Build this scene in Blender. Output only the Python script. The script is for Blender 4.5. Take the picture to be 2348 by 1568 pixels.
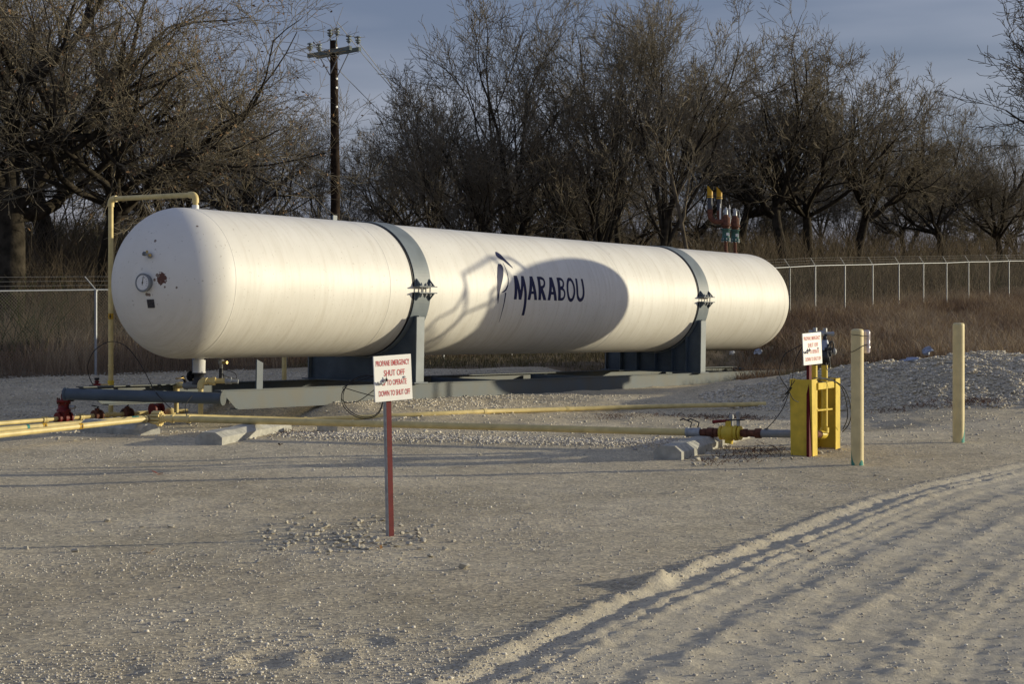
import bpy, bmesh, math, random
import numpy as np
from mathutils import Vector, Matrix
random.seed(7); RNG = np.random.default_rng(11)
for o in list(bpy.data.objects): bpy.data.objects.remove(o)
S = bpy.context.scene
COL = S.collection
# ------------------------------------------------------------------ camera, sky, sun
CAMH = 2.4
cd = bpy.data.cameras.new('camera'); cam = bpy.data.objects.new('camera', cd); COL.objects.link(cam)
cam.location = (0, 0, CAMH); cam.rotation_euler = (math.radians(90), 0, 0)
cd.sensor_width = 36; cd.lens = 36*4000/2347; cd.shift_y = -144/2347
cd.clip_end = 3000; cd.clip_start = 0.5
S.camera = cam
SUN_EL, SUN_AZ = math.radians(8.5), math.atan2(.976, .219)      # azimuth from +Y towards +X
sd = Vector((math.cos(SUN_EL)*math.sin(SUN_AZ), math.cos(SUN_EL)*math.cos(SUN_AZ), math.sin(SUN_EL)))
ld = bpy.data.lights.new('sun', 'SUN'); ld.energy = 3.5; ld.angle = math.radians(.5); ld.color = (1, .895, .65)
lo = bpy.data.objects.new('sun', ld); COL.objects.link(lo); lo.rotation_euler = sd.to_track_quat('Z', 'Y').to_euler()
W = bpy.data.worlds.new('World'); S.world = W; W.use_nodes = True
nt = W.node_tree; nt.nodes.clear()
def wn(t, **k):
    n = nt.nodes.new(t)
    for a, b in k.items(): setattr(n, a, b)
    return n
sky = wn('ShaderNodeTexSky', sky_type='NISHITA', sun_disc=False, sun_elevation=SUN_EL, sun_rotation=SUN_AZ, air_density=1.0, dust_density=.6)
skm = wn('ShaderNodeVectorMath', operation='SCALE'); skm.inputs[3].default_value = .15
tc = wn('ShaderNodeTexCoord'); mp = wn('ShaderNodeMapping'); mp.inputs['Scale'].default_value = (1.0, 1.0, 6.5)
nz = wn('ShaderNodeTexNoise'); nz.inputs['Scale'].default_value = 2.6; nz.inputs['Detail'].default_value = 5; nz.inputs['Roughness'].default_value = .45
cr = wn('ShaderNodeValToRGB')
cr.color_ramp.elements[0].position = .40; cr.color_ramp.elements[0].color = (.105, .13, .225, 1)
cr.color_ramp.elements[1].position = .62; cr.color_ramp.elements[1].color = (.245, .262, .355, 1)
mx = wn('ShaderNodeMix', data_type='RGBA'); mx.inputs[0].default_value = .84
bg = wn('ShaderNodeBackground'); bg.inputs[1].default_value = 1.0; wo = wn('ShaderNodeOutputWorld')
L = nt.links.new
L(sky.outputs[0], skm.inputs[0]); L(tc.outputs['Generated'], mp.inputs[0]); L(mp.outputs[0], nz.inputs[0]); L(nz.outputs[0], cr.inputs[0])
L(skm.outputs[0], mx.inputs[6]); L(cr.outputs[0], mx.inputs[7]); L(mx.outputs[2], bg.inputs[0]); L(bg.outputs[0], wo.inputs[0])
S.view_settings.view_transform = 'Standard'; S.view_settings.look = 'None'; S.view_settings.gamma = 1; S.view_settings.exposure = .28
S.view_settings.use_curve_mapping = False
S.render.resolution_x, S.render.resolution_y = 1024, 685
S.cycles.max_bounces = 6

# ------------------------------------------------------------------ materials
def mat(name, col, rough=.6, metal=0, var=.15, scale=8, bump=0, bscale=60, col2=None, spec=None):
    if spec is None: spec = .08 if rough > .85 else .35
    m = bpy.data.materials.new(name); m.use_nodes = True; t = m.node_tree; b = t.nodes['Principled BSDF']
    b.inputs['Roughness'].default_value = rough; b.inputs['Metallic'].default_value = metal
    b.inputs['Specular IOR Level'].default_value = spec
    tc = t.nodes.new('ShaderNodeTexCoord'); n = t.nodes.new('ShaderNodeTexNoise'); n.inputs['Scale'].default_value = scale; n.inputs['Detail'].default_value = 6
    r = t.nodes.new('ShaderNodeValToRGB'); r.color_ramp.elements[0].position = .3; r.color_ramp.elements[1].position = .7
    c2 = col2 or tuple(c*(1-var*2) for c in col); c1 = tuple(min(1, c*(1+var*.4)) for c in col)
    r.color_ramp.elements[0].color = (*c2, 1); r.color_ramp.elements[1].color = (*c1, 1)
    t.links.new(tc.outputs['Object'], n.inputs[0]); t.links.new(n.outputs[0], r.inputs[0]); t.links.new(r.outputs[0], b.inputs[0])
    if bump:
        n2 = t.nodes.new('ShaderNodeTexNoise'); n2.inputs['Scale'].default_value = bscale; n2.inputs['Detail'].default_value = 4
        bp = t.nodes.new('ShaderNodeBump'); bp.inputs['Strength'].default_value = bump; bp.inputs['Distance'].default_value = .02
        t.links.new(tc.outputs['Object'], n2.inputs[0]); t.links.new(n2.outputs[0], bp.inputs['Height']); t.links.new(bp.outputs[0], b.inputs['Normal'])
    return m
M = {}
M['steel_blue'] = mat('blue_grey_paint', (.085, .115, .15), .5, var=.15, scale=3)
M['skid'] = mat('grey_skid_paint', (.088, .112, .130), .55, var=.14, scale=2.5, col2=(.11, .112, .10), spec=.25)
M['strap'] = mat('grey_strap_paint', (.20, .235, .26), .5, var=.1, scale=3)
M['cream'] = mat('cream_pipe_paint', (.76, .61, .27), .45, var=.12, scale=6)
M['bollard'] = mat('bollard_paint', (.74, .62, .33), .5, var=.10, scale=5)
M['yellow'] = mat('yellow_paint', (.74, .54, .06), .45, var=.12, scale=7)
M['rust'] = mat('rust_brown', (.16, .06, .035), .8, var=.3, scale=14, bump=.4)
M['redvalve'] = mat('red_paint', (.20, .016, .014), .5, var=.25, scale=18)
M['post_red'] = mat('red_post_paint', (.125, .008, .013), .6, var=.15, scale=14, spec=.15)
M['galv'] = mat('galvanised_steel', (.42, .44, .46), .5, metal=.45, var=.1, scale=20)
M['galvdull'] = mat('dull_galvanised', (.40, .41, .42), .6, metal=.2, var=.15, scale=20)
M['black'] = mat('black_rubber', (.012, .012, .014), .6, var=.1)
M['darkmetal'] = mat('dark_metal', (.05, .052, .06), .5, metal=.4, var=.2)
M['green'] = mat('green_valve_paint', (.05, .13, .115), .5, var=.25, scale=10)
M['teal'] = mat('teal_primer', (.06, .30, .24), .6, var=.2)
M['capyellow'] = mat('yellow_cap', (.60, .34, .018), .5, var=.1)
M['white'] = mat('white_panel', (.82, .82, .80), .35, var=.03, scale=4)
M['signtext'] = mat('red_lettering', (.50, .02, .035), .45, var=.05)
M['navy'] = mat('navy_vinyl', (.013, .018, .075), .6, var=.1, scale=3, spec=.2)
M['concrete'] = mat('concrete', (.46, .45, .40), .85, var=.16, scale=9, bump=.35, bscale=40)
M['wood'] = mat('pole_wood', (.045, .032, .024), .9, var=.3, scale=6, bump=.6, bscale=20)
M['arm_wood'] = mat('weathered_arm', (.20, .24, .23), .8, var=.15, scale=6)
M['ceramic'] = mat('grey_ceramic', (.26, .30, .30), .25, var=.1)
M['brass'] = mat('brass', (.50, .36, .14), .35, metal=.7, var=.1)
M['greyhose'] = mat('grey_pipe', (.27, .29, .31), .5, var=.1)
M['glassdial'] = mat('dial_face', (.80, .80, .80), .25, var=.06, scale=12)
M['dialrim'] = mat('dial_rim', (.24, .26, .28), .5, metal=.2, var=.1)
M['plastic_blue'] = mat('blue_grey_plastic', (.34, .40, .55), .4, var=.1)
M['plastic_white'] = mat('white_plastic', (.62, .64, .68), .4, var=.1)
M['pinkwrap'] = mat('clear_pinkish_wrap', (.66, .58, .62), .18, var=.25, scale=14, spec=.8)
M['barbed'] = mat('barbed_wire_steel', (.22, .22, .22), .6, metal=.3)
M['linkwire'] = mat('chain_link_wire', (.22, .20, .17), .7, metal=0, spec=.2)
M['debris'] = mat('fallen_bark', (.10, .055, .04), .9, var=.3)
M['redleaf'] = mat('red_leaf', (.33, .08, .05), .8, var=.2)
M['orangeleaf'] = mat('orange_leaf', (.42, .22, .08), .8, var=.2)
M['bark'] = mat('dark_bark', (.060, .051, .039), .95, var=.32, scale=5, bump=.8, bscale=14)
M['bark_pale'] = mat('pale_bark', (.17, .14, .10), .95, var=.28, scale=5, bump=.6, bscale=14)
M['twig'] = mat('twig_bark', (.26, .225, .165), .95, var=.3, scale=1.3)
M['twig_dark'] = mat('dark_twig_bark', (.225, .195, .145), .95, var=.3, scale=1.3)
M['dryleaf'] = mat('dry_oak_leaf', (.30, .19, .11), .9, var=.3, scale=2)
M['brush'] = mat('dead_brush', (.20, .16, .11), .95, var=.4, scale=1.1)
M['brushgreen'] = mat('green_brush', (.075, .085, .035), .95, var=.3, scale=1.1)
def grassmat(name, a, b, c):
    m = bpy.data.materials.new(name); m.use_nodes = True; t = m.node_tree; bs = t.nodes['Principled BSDF']; bs.inputs['Roughness'].default_value = .95
    bs.inputs['Specular IOR Level'].default_value = .1
    at = t.nodes.new('ShaderNodeAttribute'); at.attribute_name = 'hue'
    r = t.nodes.new('ShaderNodeValToRGB'); r.color_ramp.elements[0].color = (*a, 1); r.color_ramp.elements[1].color = (*c, 1)
    e = r.color_ramp.elements.new(.5); e.color = (*b, 1)
    t.links.new(at.outputs['Fac'], r.inputs[0]); t.links.new(r.outputs[0], bs.inputs[0]); return m
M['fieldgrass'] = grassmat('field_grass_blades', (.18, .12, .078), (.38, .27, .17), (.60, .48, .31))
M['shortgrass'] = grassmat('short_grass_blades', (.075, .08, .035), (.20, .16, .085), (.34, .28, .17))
def stonemat(name, a, b, bump=.5):
    m = bpy.data.materials.new(name); m.use_nodes = True; t = m.node_tree; bs = t.nodes['Principled BSDF']; bs.inputs['Roughness'].default_value = .92
    bs.inputs['Specular IOR Level'].default_value = .15
    g = t.nodes.new('ShaderNodeNewGeometry'); r = t.nodes.new('ShaderNodeValToRGB')
    r.color_ramp.elements[0].color = (*a, 1); r.color_ramp.elements[1].color = (*b, 1)
    e = r.color_ramp.elements.new(.8); e.color = tuple((x*.3+y*.7) for x, y in zip(a, b)) + (1,)
    n = t.nodes.new('ShaderNodeTexNoise'); n.inputs['Scale'].default_value = 30
    bp = t.nodes.new('ShaderNodeBump'); bp.inputs['Strength'].default_value = bump; bp.inputs['Distance'].default_value = .01
    t.links.new(g.outputs['Random Per Island'], r.inputs[0]); t.links.new(r.outputs[0], bs.inputs[0])
    t.links.new(n.outputs[0], bp.inputs['Height']); t.links.new(bp.outputs[0], bs.inputs['Normal']); return m
M['gravel'] = stonemat('gravel_stones', (.40, .37, .33), (.80, .75, .64))
M['pilestone'] = stonemat('pile_stones', (.42, .39, .33), (.84, .77, .63))
def rockmat():
    m = mat('limestone', (.70, .65, .54), .9, var=.18, scale=10, bump=.6, bscale=40); return m
M['stone'] = rockmat()
def ground_material():
    m = bpy.data.materials.new('crushed_limestone_and_soil'); m.use_nodes = True; t = m.node_tree; bs = t.nodes['Principled BSDF']
    bs.inputs['Roughness'].default_value = .95; bs.inputs['Specular IOR Level'].default_value = .12
    N = t.nodes.new; K = t.links.new
    tc = N('ShaderNodeTexCoord')
    def noise(s, d=5, rg=.6):
        n = N('ShaderNodeTexNoise'); n.inputs['Scale'].default_value = s; n.inputs['Detail'].default_value = d; n.inputs['Roughness'].default_value = rg
        K(tc.outputs['Object'], n.inputs[0]); return n
    def ramp(src, p0, c0, p1, c1):
        r = N('ShaderNodeValToRGB'); r.color_ramp.elements[0].position = p0; r.color_ramp.elements[0].color = (*c0, 1)
        r.color_ramp.elements[1].position = p1; r.color_ramp.elements[1].color = (*c1, 1); K(src, r.inputs[0]); return r
    def mix(f, a, b, typ='MIX'):
        x = N('ShaderNodeMix'); x.data_type = 'RGBA'; x.blend_type = typ
        if isinstance(f, float): x.inputs[0].default_value = f
        else: K(f, x.inputs[0])
        K(a, x.inputs[6]); K(b, x.inputs[7]); return x.outputs[2]
    big = ramp(noise(.45).outputs[0], .35, (.61, .55, .425), .65, (.775, .70, .55))
    fine = ramp(noise(34, 6, .75).outputs[0], .32, (.60, .60, .60), .68, (1.2, 1.18, 1.12))
    vo = N('ShaderNodeTexVoronoi'); vo.inputs['Scale'].default_value = 42; K(tc.outputs['Object'], vo.inputs[0])
    vo.inputs['Scale'].default_value = 34
    sp = N('ShaderNodeSeparateColor'); K(vo.outputs['Color'], sp.inputs[0])
    vr = ramp(sp.outputs[0], .05, (.62, .62, .64), .95, (1.22, 1.2, 1.12)); e_ = vr.color_ramp.elements.new(.6); e_.color = (.93, .92, .90, 1)
    pat = ramp(noise(2.4, 7, .7).outputs[0], .36, (.86, .85, .84), .60, (1.07, 1.06, 1.04))
    stn = ramp(noise(.16, 4, .6).outputs[0], .38, (.90, .88, .85), .56, (1, 1, 1))
    c = mix(1.0, big.outputs[0], pat.outputs[0], 'MULTIPLY'); c = mix(1.0, c, stn.outputs[0], 'MULTIPLY'); c = mix(1.0, c, fine.outputs[0], 'MULTIPLY'); c = mix(.85, c, vr.outputs[0], 'MULTIPLY')
    soil = ramp(noise(1.2).outputs[0], .35, (.12, .092, .06), .65, (.25, .195, .125))
    at = N('ShaderNodeAttribute'); at.attribute_name = 'zone'
    ra = ramp(at.outputs['Fac'], .4, (0, 0, 0), .6, (1, 1, 1)); 
    col = mix(ra.outputs[0], c, soil.outputs[0])
    at2 = N('ShaderNodeAttribute'); at2.attribute_name = 'silt'
    silt0 = ramp(noise(6, 4).outputs[0], .35, (.57, .515, .40), .65, (.70, .635, .50)); silt = type('o', (), {'outputs': [mix(.55, silt0.outputs[0], fine.outputs[0], 'MULTIPLY')]})
    col = mix(at2.outputs['Fac'], col, silt.outputs[0])
    K(col, bs.inputs[0])
    n1 = noise(24, 6, .7); n2 = noise(90, 3, .6)
    ad = N('ShaderNodeMath'); ad.operation = 'MULTIPLY_ADD'; ad.inputs[1].default_value = .35; K(n2.outputs[0], ad.inputs[0]); K(n1.outputs[0], ad.inputs[2])
    bp = N('ShaderNodeBump'); bp.inputs['Strength'].default_value = .8; bp.inputs['Distance'].default_value = .018
    K(ad.outputs[0], bp.inputs['Height']); K(bp.outputs[0], bs.inputs['Normal'])
    return m
M['ground'] = ground_material()
def tank_material():
    m = bpy.data.materials.new('weathered_white_tank_paint'); m.use_nodes = True; t = m.node_tree; bs = t.nodes['Principled BSDF']
    bs.inputs['Roughness'].default_value = .5; bs.inputs['Specular IOR Level'].default_value = .35
    N = t.nodes.new; K = t.links.new
    tc = N('ShaderNodeTexCoord')
    def noise(s, sc, d=4, rg=.55):
        mp = N('ShaderNodeMapping'); mp.inputs['Scale'].default_value = sc; K(tc.outputs['Object'], mp.inputs[0])
        n = N('ShaderNodeTexNoise'); n.inputs['Scale'].default_value = s; n.inputs['Detail'].default_value = d; n.inputs['Roughness'].default_value = rg
        K(mp.outputs[0], n.inputs[0]); return n.outputs[0]
    def ramp(src, p0, c0, p1, c1):
        r = N('ShaderNodeValToRGB'); r.color_ramp.elements[0].position = p0; r.color_ramp.elements[0].color = (*c0, 1)
        r.color_ramp.elements[1].position = p1; r.color_ramp.elements[1].color = (*c1, 1); K(src, r.inputs[0]); return r.outputs[0]
    def mul(f, a, b, typ='MULTIPLY'):
        x = N('ShaderNodeMix'); x.data_type = 'RGBA'; x.blend_type = typ
        if isinstance(f, float): x.inputs[0].default_value = f
        else: K(f, x.inputs[0])
        if isinstance(a, tuple): x.inputs[6].default_value = (*a, 1)
        else: K(a, x.inputs[6])
        if isinstance(b, tuple): x.inputs[7].default_value = (*b, 1)
        else: K(b, x.inputs[7])
        return x.outputs[2]
    base = ramp(noise(.8, (1, 1, 1), 6, .6), .3, (.735, .715, .66), .7, (.83, .815, .765))
    streak = ramp(noise(2.2, (.3, 3.2, .3), 7, .68), .30, (.74, .71, .66), .52, (1, 1, 1))
    specks = ramp(noise(26, (.5, 1, .8), 3, .5), .28, (.42, .38, .32), .335, (1, 1, 1))
    sy = N('ShaderNodeSeparateXYZ'); K(tc.outputs['Object'], sy.inputs[0]); my = N('ShaderNodeMapRange'); my.inputs[1].default_value = -.05; my.inputs[2].default_value = .4; my.inputs[4].default_value = .5; K(sy.outputs[1], my.inputs[0])
    c = mul(my.outputs[0], base, streak); c = mul(.5, c, specks)
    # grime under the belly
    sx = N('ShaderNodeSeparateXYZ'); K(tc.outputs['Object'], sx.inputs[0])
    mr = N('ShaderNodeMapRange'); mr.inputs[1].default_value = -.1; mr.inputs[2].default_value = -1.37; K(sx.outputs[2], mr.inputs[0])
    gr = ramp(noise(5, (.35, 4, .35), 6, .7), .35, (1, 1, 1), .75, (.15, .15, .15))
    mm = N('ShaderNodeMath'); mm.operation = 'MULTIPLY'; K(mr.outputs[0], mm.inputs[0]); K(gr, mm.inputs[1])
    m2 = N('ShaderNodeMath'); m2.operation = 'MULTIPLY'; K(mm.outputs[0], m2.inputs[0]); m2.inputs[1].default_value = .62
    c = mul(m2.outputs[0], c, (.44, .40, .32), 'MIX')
    # rust spots on the near head (blistered patch, label residue)
    def spot(p, r, colr, c, edge=.25, ns=22):
        d = N('ShaderNodeVectorMath'); d.operation = 'DISTANCE'; K(tc.outputs['Object'], d.inputs[0]); d.inputs[1].default_value = p
        n = noise(ns, (1, 1, 1), 3)
        a = N('ShaderNodeMath'); a.operation = 'MULTIPLY_ADD'; K(n, a.inputs[0]); a.inputs[1].default_value = r*1.9; K(d.outputs['Value'], a.inputs[2])
        k = N('ShaderNodeMath'); k.operation = 'LESS_THAN'; K(a.outputs[0], k.inputs[0]); k.inputs[1].default_value = r*1.75
        return mul(k.outputs[0], c, colr, 'MIX')
    for p, r in (((.535, 0, .06), .125), ((.232, 0, -.225), .04), ((.29, 0, -.232), .045), ((.46, 0, .11), .05), ((.27, 0, .717), .035), ((.80, 0, -.10), .025), ((.60, 0, -.09), .02), ((.41, 0, .03), .03), ((.8, 0, 1.0), .03)):
        c = spot((p[0], -1.0275*math.sqrt(max(0, 1-(p[0]**2+p[2]**2)/1.37**2)), p[2]), r, (.12, .05, .035) if r > .1 else (.22, .17, .14), c)
    K(c, bs.inputs[0])
    n = noise(1.6, (1, 1, 1), 2); bp = N('ShaderNodeBump'); bp.inputs['Strength'].default_value = .12; bp.inputs['Distance'].default_value = .03
    K(n, bp.inputs['Height']); K(bp.outputs[0], bs.inputs['Normal'])
    return m
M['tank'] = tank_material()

# ------------------------------------------------------------------ mesh helpers
def V(*a): return np.array(a, float)
def nrm(v): v = np.asarray(v, float); return v/np.linalg.norm(v)
def P(px, py, Y): return V((px-1173.5)/4000*Y, Y, CAMH-(py-640)/4000*Y)
def mesh_np(name, verts, faces_by_n, smooth=None):
    me = bpy.data.meshes.new(name); me.vertices.add(len(verts)); me.vertices.foreach_set('co', np.asarray(verts, np.float32).ravel())
    loops = []; starts = []; tot = 0; nf = 0
    for F in faces_by_n:
        F = np.asarray(F, np.int32)
        if len(F) == 0: continue
        k = F.shape[1]; loops.append(F.ravel()); starts.append(tot+np.arange(len(F), dtype=np.int32)*k); tot += F.size; nf += len(F)
    loops = np.concatenate(loops); starts = np.concatenate(starts)
    me.loops.add(len(loops)); me.loops.foreach_set('vertex_index', loops)
    me.polygons.add(nf); me.polygons.foreach_set('loop_start', starts)
    if smooth is not None: me.polygons.foreach_set('use_smooth', np.full(nf, bool(smooth)) if np.isscalar(smooth) else smooth)
    me.update(calc_edges=True); return me
class MB:
    def __init__(s): s.v = []; s.f = []; s.sm = []
    def add(s, vs, fs, smooth=False):
        b = len(s.v); s.v += [tuple(map(float, v)) for v in vs]; s.f += [tuple(b+i for i in f) for f in fs]; s.sm += [smooth]*len(fs); return s
    def box(s, c, X, Y, Z):
        """box from centre and three half-vectors"""
        c, X, Y, Z = map(lambda a: np.asarray(a, float), (c, X, Y, Z))
        vs = [c+sx*X+sy*Y+sz*Z for sx in (-1, 1) for sy in (-1, 1) for sz in (-1, 1)]
        return s.add(vs, [(0, 1, 3, 2), (4, 6, 7, 5), (0, 4, 5, 1), (2, 3, 7, 6), (0, 2, 6, 4), (1, 5, 7, 3)])
    def ab(s, lo, hi):
        lo, hi = V(*lo), V(*hi); c = (lo+hi)/2; h = (hi-lo)/2
        return s.box(c, (h[0], 0, 0), (0, h[1], 0), (0, 0, h[2]))
    def tube(s, pts, r, n=14, caps=True):
        pts = [np.asarray(p, float) for p in pts]; m = len(pts); rs = r if hasattr(r, '__len__') else [r]*m
        T = []
        for i in range(m):
            a = pts[i]-pts[i-1] if i > 0 else pts[1]-pts[0]; b = pts[i+1]-pts[i] if i < m-1 else a
            T.append(nrm(nrm(a)+nrm(b)))
        ref = V(0, 0, 1) if abs(T[0][2]) < .9 else V(1, 0, 0)
        u = nrm(np.cross(T[0], ref)); vs = []
        for i in range(m):
            u = nrm(u-T[i]*(u@T[i])); w = np.cross(T[i], u)
            k = 1.0
            for j in range(n):
                an = 2*math.pi*j/n; vs.append(pts[i]+rs[i]*k*(math.cos(an)*u+math.sin(an)*w))
        fs = [(i*n+j, i*n+(j+1) % n, (i+1)*n+(j+1) % n, (i+1)*n+j) for i in range(m-1) for j in range(n)]
        s.add(vs, fs, True)
        if caps:
            s.add(vs[:n], [tuple(range(n))[::-1]]); s.add(vs[-n:], [tuple(range(n))])
        return s
    def rod(s, a, b, r, n=14, caps=True): return s.tube([a, b], r, n, caps)
    def disc(s, c, d, r, t, n=20):
        d = nrm(d); return s.rod(np.asarray(c)-d*t/2, np.asarray(c)+d*t/2, r, n)
    def lathe(s, c, d, prof, n=20, smooth=True):
        """prof: (offset along d, radius) pairs"""
        d = nrm(d); ref = V(0, 0, 1) if abs(d[2]) < .9 else V(1, 0, 0); u = nrm(np.cross(d, ref)); w = np.cross(d, u)
        vs = [np.asarray(c)+d*h+r*(math.cos(2*math.pi*j/n)*u+math.sin(2*math.pi*j/n)*w) for h, r in prof for j in range(n)]
        m = len(prof)
        s.add(vs, [(i*n+j, i*n+(j+1) % n, (i+1)*n+(j+1) % n, (i+1)*n+j) for i in range(m-1) for j in range(n)], smooth)
        if prof[0][1] > 1e-4: s.add(vs[:n], [tuple(range(n))[::-1]])
        if prof[-1][1] > 1e-4: s.add(vs[-n:], [tuple(range(n))])
        return s
    def prism(s, poly, d):
        """closed polygon (3d points) pushed along d"""
        n = len(poly); d = np.asarray(d, float); vs = [np.asarray(p, float) for p in poly]+[np.asarray(p, float)+d for p in poly]
        return s.add(vs, [tuple(range(n)), tuple(range(2*n-1, n-1, -1))]+[(i, i+n, (i+1) % n+n, (i+1) % n) for i in range(n)])
    def ball(s, c, r, sq=(1, 1, 1), n=12):
        prof = [(-math.cos(math.pi*i/8)*r, max(1e-5, math.sin(math.pi*i/8)*r)) for i in range(9)]
        b = MB().lathe((0, 0, 0), (0, 0, 1), prof, n); vs = [np.asarray(c)+np.asarray(v)*np.asarray(sq) for v in b.v]; return s.add(vs, b.f, True)
    def build(s, name, m, parent=None, label=None, kind=None):
        off = V(0, 0, 0); p = parent
        while p is not None:
            if p.get('worldbuild', 1): off = off+np.array(p.location)
            p = p.parent
        me = bpy.data.meshes.new(name); me.from_pydata([tuple(np.asarray(v)-off) for v in s.v], [], s.f)
        me.polygons.foreach_set('use_smooth', s.sm); me.materials.append(m if not isinstance(m, str) else M[m])
        bm = bmesh.new(); bm.from_mesh(me); bmesh.ops.recalc_face_normals(bm, faces=bm.faces); bm.to_mesh(me); bm.free()
        o = bpy.data.objects.new(name, me); COL.objects.link(o); o.parent = parent
        if label: o['label'] = label
        if kind: o['kind'] = kind
        return o
def tag(o, label, cat, group=None):
    o['label'] = label; o['category'] = cat
    if group: o['group'] = group
    return o
def thing(name, loc, label, cat, group=None):
    o = bpy.data.objects.new(name, None); COL.objects.link(o); o.location = tuple(map(float, loc)); o.empty_display_size = .3
    return tag(o, label, cat, group)
def bend(a, b, c, r, k=5):
    """points rounding the corner b between a and c"""
    a, b, c = map(np.asarray, (a, b, c)); p = b+nrm(a-b)*r; q = b+nrm(c-b)*r
    return [(1-t)**2*p+2*t*(1-t)*b+t*t*q for t in np.linspace(0, 1, k)]
def curve(pts, n=40):
    pts = np.array(pts, float); m = len(pts); out = []
    for i in range(m-1):
        p0, p1, p2, p3 = pts[max(i-1, 0)], pts[i], pts[i+1], pts[min(i+2, m-1)]
        for t in np.linspace(0, 1, max(2, n//(m-1)), endpoint=False):
            out.append(.5*((2*p1)+(-p0+p2)*t+(2*p0-5*p1+4*p2-p3)*t*t+(-p0+3*p1-3*p2+p3)*t**3))
    out.append(pts[-1]); return out

# ------------------------------------------------------------------ numeric noise
def _hash(i, j, k):
    h = (i*374761393+j*668265263+k*974634777) & 0x7fffffff
    h = ((h ^ (h >> 13))*1274126177) & 0x7fffffff
    return ((h ^ (h >> 16)) & 0xffff)/65535.0
def vnoise(x, y, seed=0):
    xi = np.floor(x).astype(np.int64); yi = np.floor(y).astype(np.int64); fx = x-xi; fy = y-yi
    fx = fx*fx*(3-2*fx); fy = fy*fy*(3-2*fy)
    a = _hash(xi, yi, seed); b = _hash(xi+1, yi, seed); c = _hash(xi, yi+1, seed); d = _hash(xi+1, yi+1, seed)
    return (a*(1-fx)+b*fx)*(1-fy)+(c*(1-fx)+d*fx)*fy
def fbm(x, y, s=1.0, o=4, seed=0, g=.5):
    t = 0; a = 1; n = 0
    for i in range(o):
        t = t+a*(vnoise(x*s, y*s, seed+i)-.5); n += a; a *= g; s *= 2.03
    return t/n*2
def ss(a, b, x):
    t = np.clip((x-a)/(b-a), 0, 1); return t*t*(3-2*t)

# ------------------------------------------------------------------ terrain
TP = V(-6.03165, 31.6, 2.33); TA = nrm((.57242634, .81953081, -.0264071)); TW = V(.81981671, -.57262603, 0); TU = np.cross(TW, TA)
FENCE = [V(-27, 34.0), V(-10.4, 43.6), V(-8.28, 45.35), V(-6.1, 47.1), V(2.0, 57.0), V(13.1, 75.4), V(33.0, 103.6), V(55, 135)]
def fence_d(x, y):
    best = np.full(np.shape(x), 1e9); sg = np.zeros(np.shape(x))
    for a, b in zip(FENCE[:-1], FENCE[1:]):
        d = b-a; L2 = d@d; t = np.clip(((x-a[0])*d[0]+(y-a[1])*d[1])/L2, 0, 1)
        dx = x-(a[0]+t*d[0]); dy = y-(a[1]+t*d[1]); D = np.sqrt(dx*dx+dy*dy)
        side = -((x-a[0])*d[1]-(y-a[1])*d[0])
        m = D < best-1e-6; best = np.where(m, D, best); sg = np.where(m, np.sign(side), sg)
    return best*sg
TRK = np.array([(-4.0, 4.0), (-1.9, 8.0), (-.45, 10.3), (.63, 12.8), (1.24, 13.9), (2.0, 15.5), (3.83, 19.0), (6.75, 22.9), (10.5, 27.0), (15, 31)])
_y = np.linspace(4, 31, 300); _c = np.interp(_y, TRK[:, 1], TRK[:, 0]); _k = np.hanning(41); _k /= _k.sum()
_c = np.convolve(np.pad(_c, 20, mode='reflect', reflect_type='odd'), _k, 'valid'); TRK = np.stack([_c, _y], 1)
def trackq(x, y):
    xc = np.interp(y, TRK[:, 1], TRK[:, 0]); sl = np.interp(y, TRK[:, 1], np.gradient(TRK[:, 0], TRK[:, 1]))
    return (x-xc)/np.sqrt(1+sl*sl)
def ruts(x, y):
    q = trackq(x, y)+.035*fbm(x, y, .8, 2, 5)+.022*fbm(x, y, 7, 2, 6)
    al = y*1.0
    h = np.zeros(np.shape(q)); env = 1-ss(26, 34, y)
    rough = 1+1.5*fbm(x, y, 9, 3, 9)
    fade = ss(8.5, 9.5, y)*0+1
    for c, w, a, ph in ((0, .075, .056, 0), (.36, .055, .042, 3), (.50, .045, .040, 5), (.66, .03, .016, 6), (.78, .03, .014, 8), (1.16, .12, .045, 7), (1.72, .10, .028, 11), (2.35, .16, .038, 13), (3.1, .12, .024, 17), (3.75, .2, .034, 19), (4.7, .22, .028, 23), (5.6, .25, .03, 29)):
        m = .55+.75*vnoise(al*.45, al*0+ph, 31+ph)
        if c == 0: m = m*(1-.85*ss(18.6, 19.4, y))
        h = h+a*m*rough*np.exp(-((q-c)/(w*.8))**2)
    for c, w, a in ((.18, .09, .034), (.95, .17, .036), (1.45, .14, .030), (2.0, .16, .026), (2.75, .22, .034), (3.4, .2, .02), (4.2, .3, .03), (5.15, .3, .025)):
        h = h-a*np.exp(-((q-c)/w)**2)
    inside = ss(-.15, .05, q)
    h = h+inside*(.012*np.sin(q*26+2*fbm(x, y, .8, 2, 3)))*vnoise(x*.8, y*.8, 77)
    # a clod turned up beside the first ridge
    h = h+.08*np.exp(-(((x-1.10)/.13)**4+((y-13.75)/.30)**4))*(1+1.3*fbm(x, y, 8, 3, 4))
    k = .50-.20*ss(.45, 1.0, q)
    crumb = np.exp(-(q/.08)**2)*.026*np.abs(fbm(x, y, 10, 2, 16))+np.exp(-((q-.43)/.14)**2)*.02*np.abs(fbm(x, y, 10, 2, 17))
    return h*env*k+inside*env*(.010*fbm(x, y, 10, 3, 15)+.0028*np.sin(q*40+fbm(x, y, .25, 2, 18)*3)*ss(.3, .6, vnoise(q*2, y*.25, 19)))+crumb*env
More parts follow.
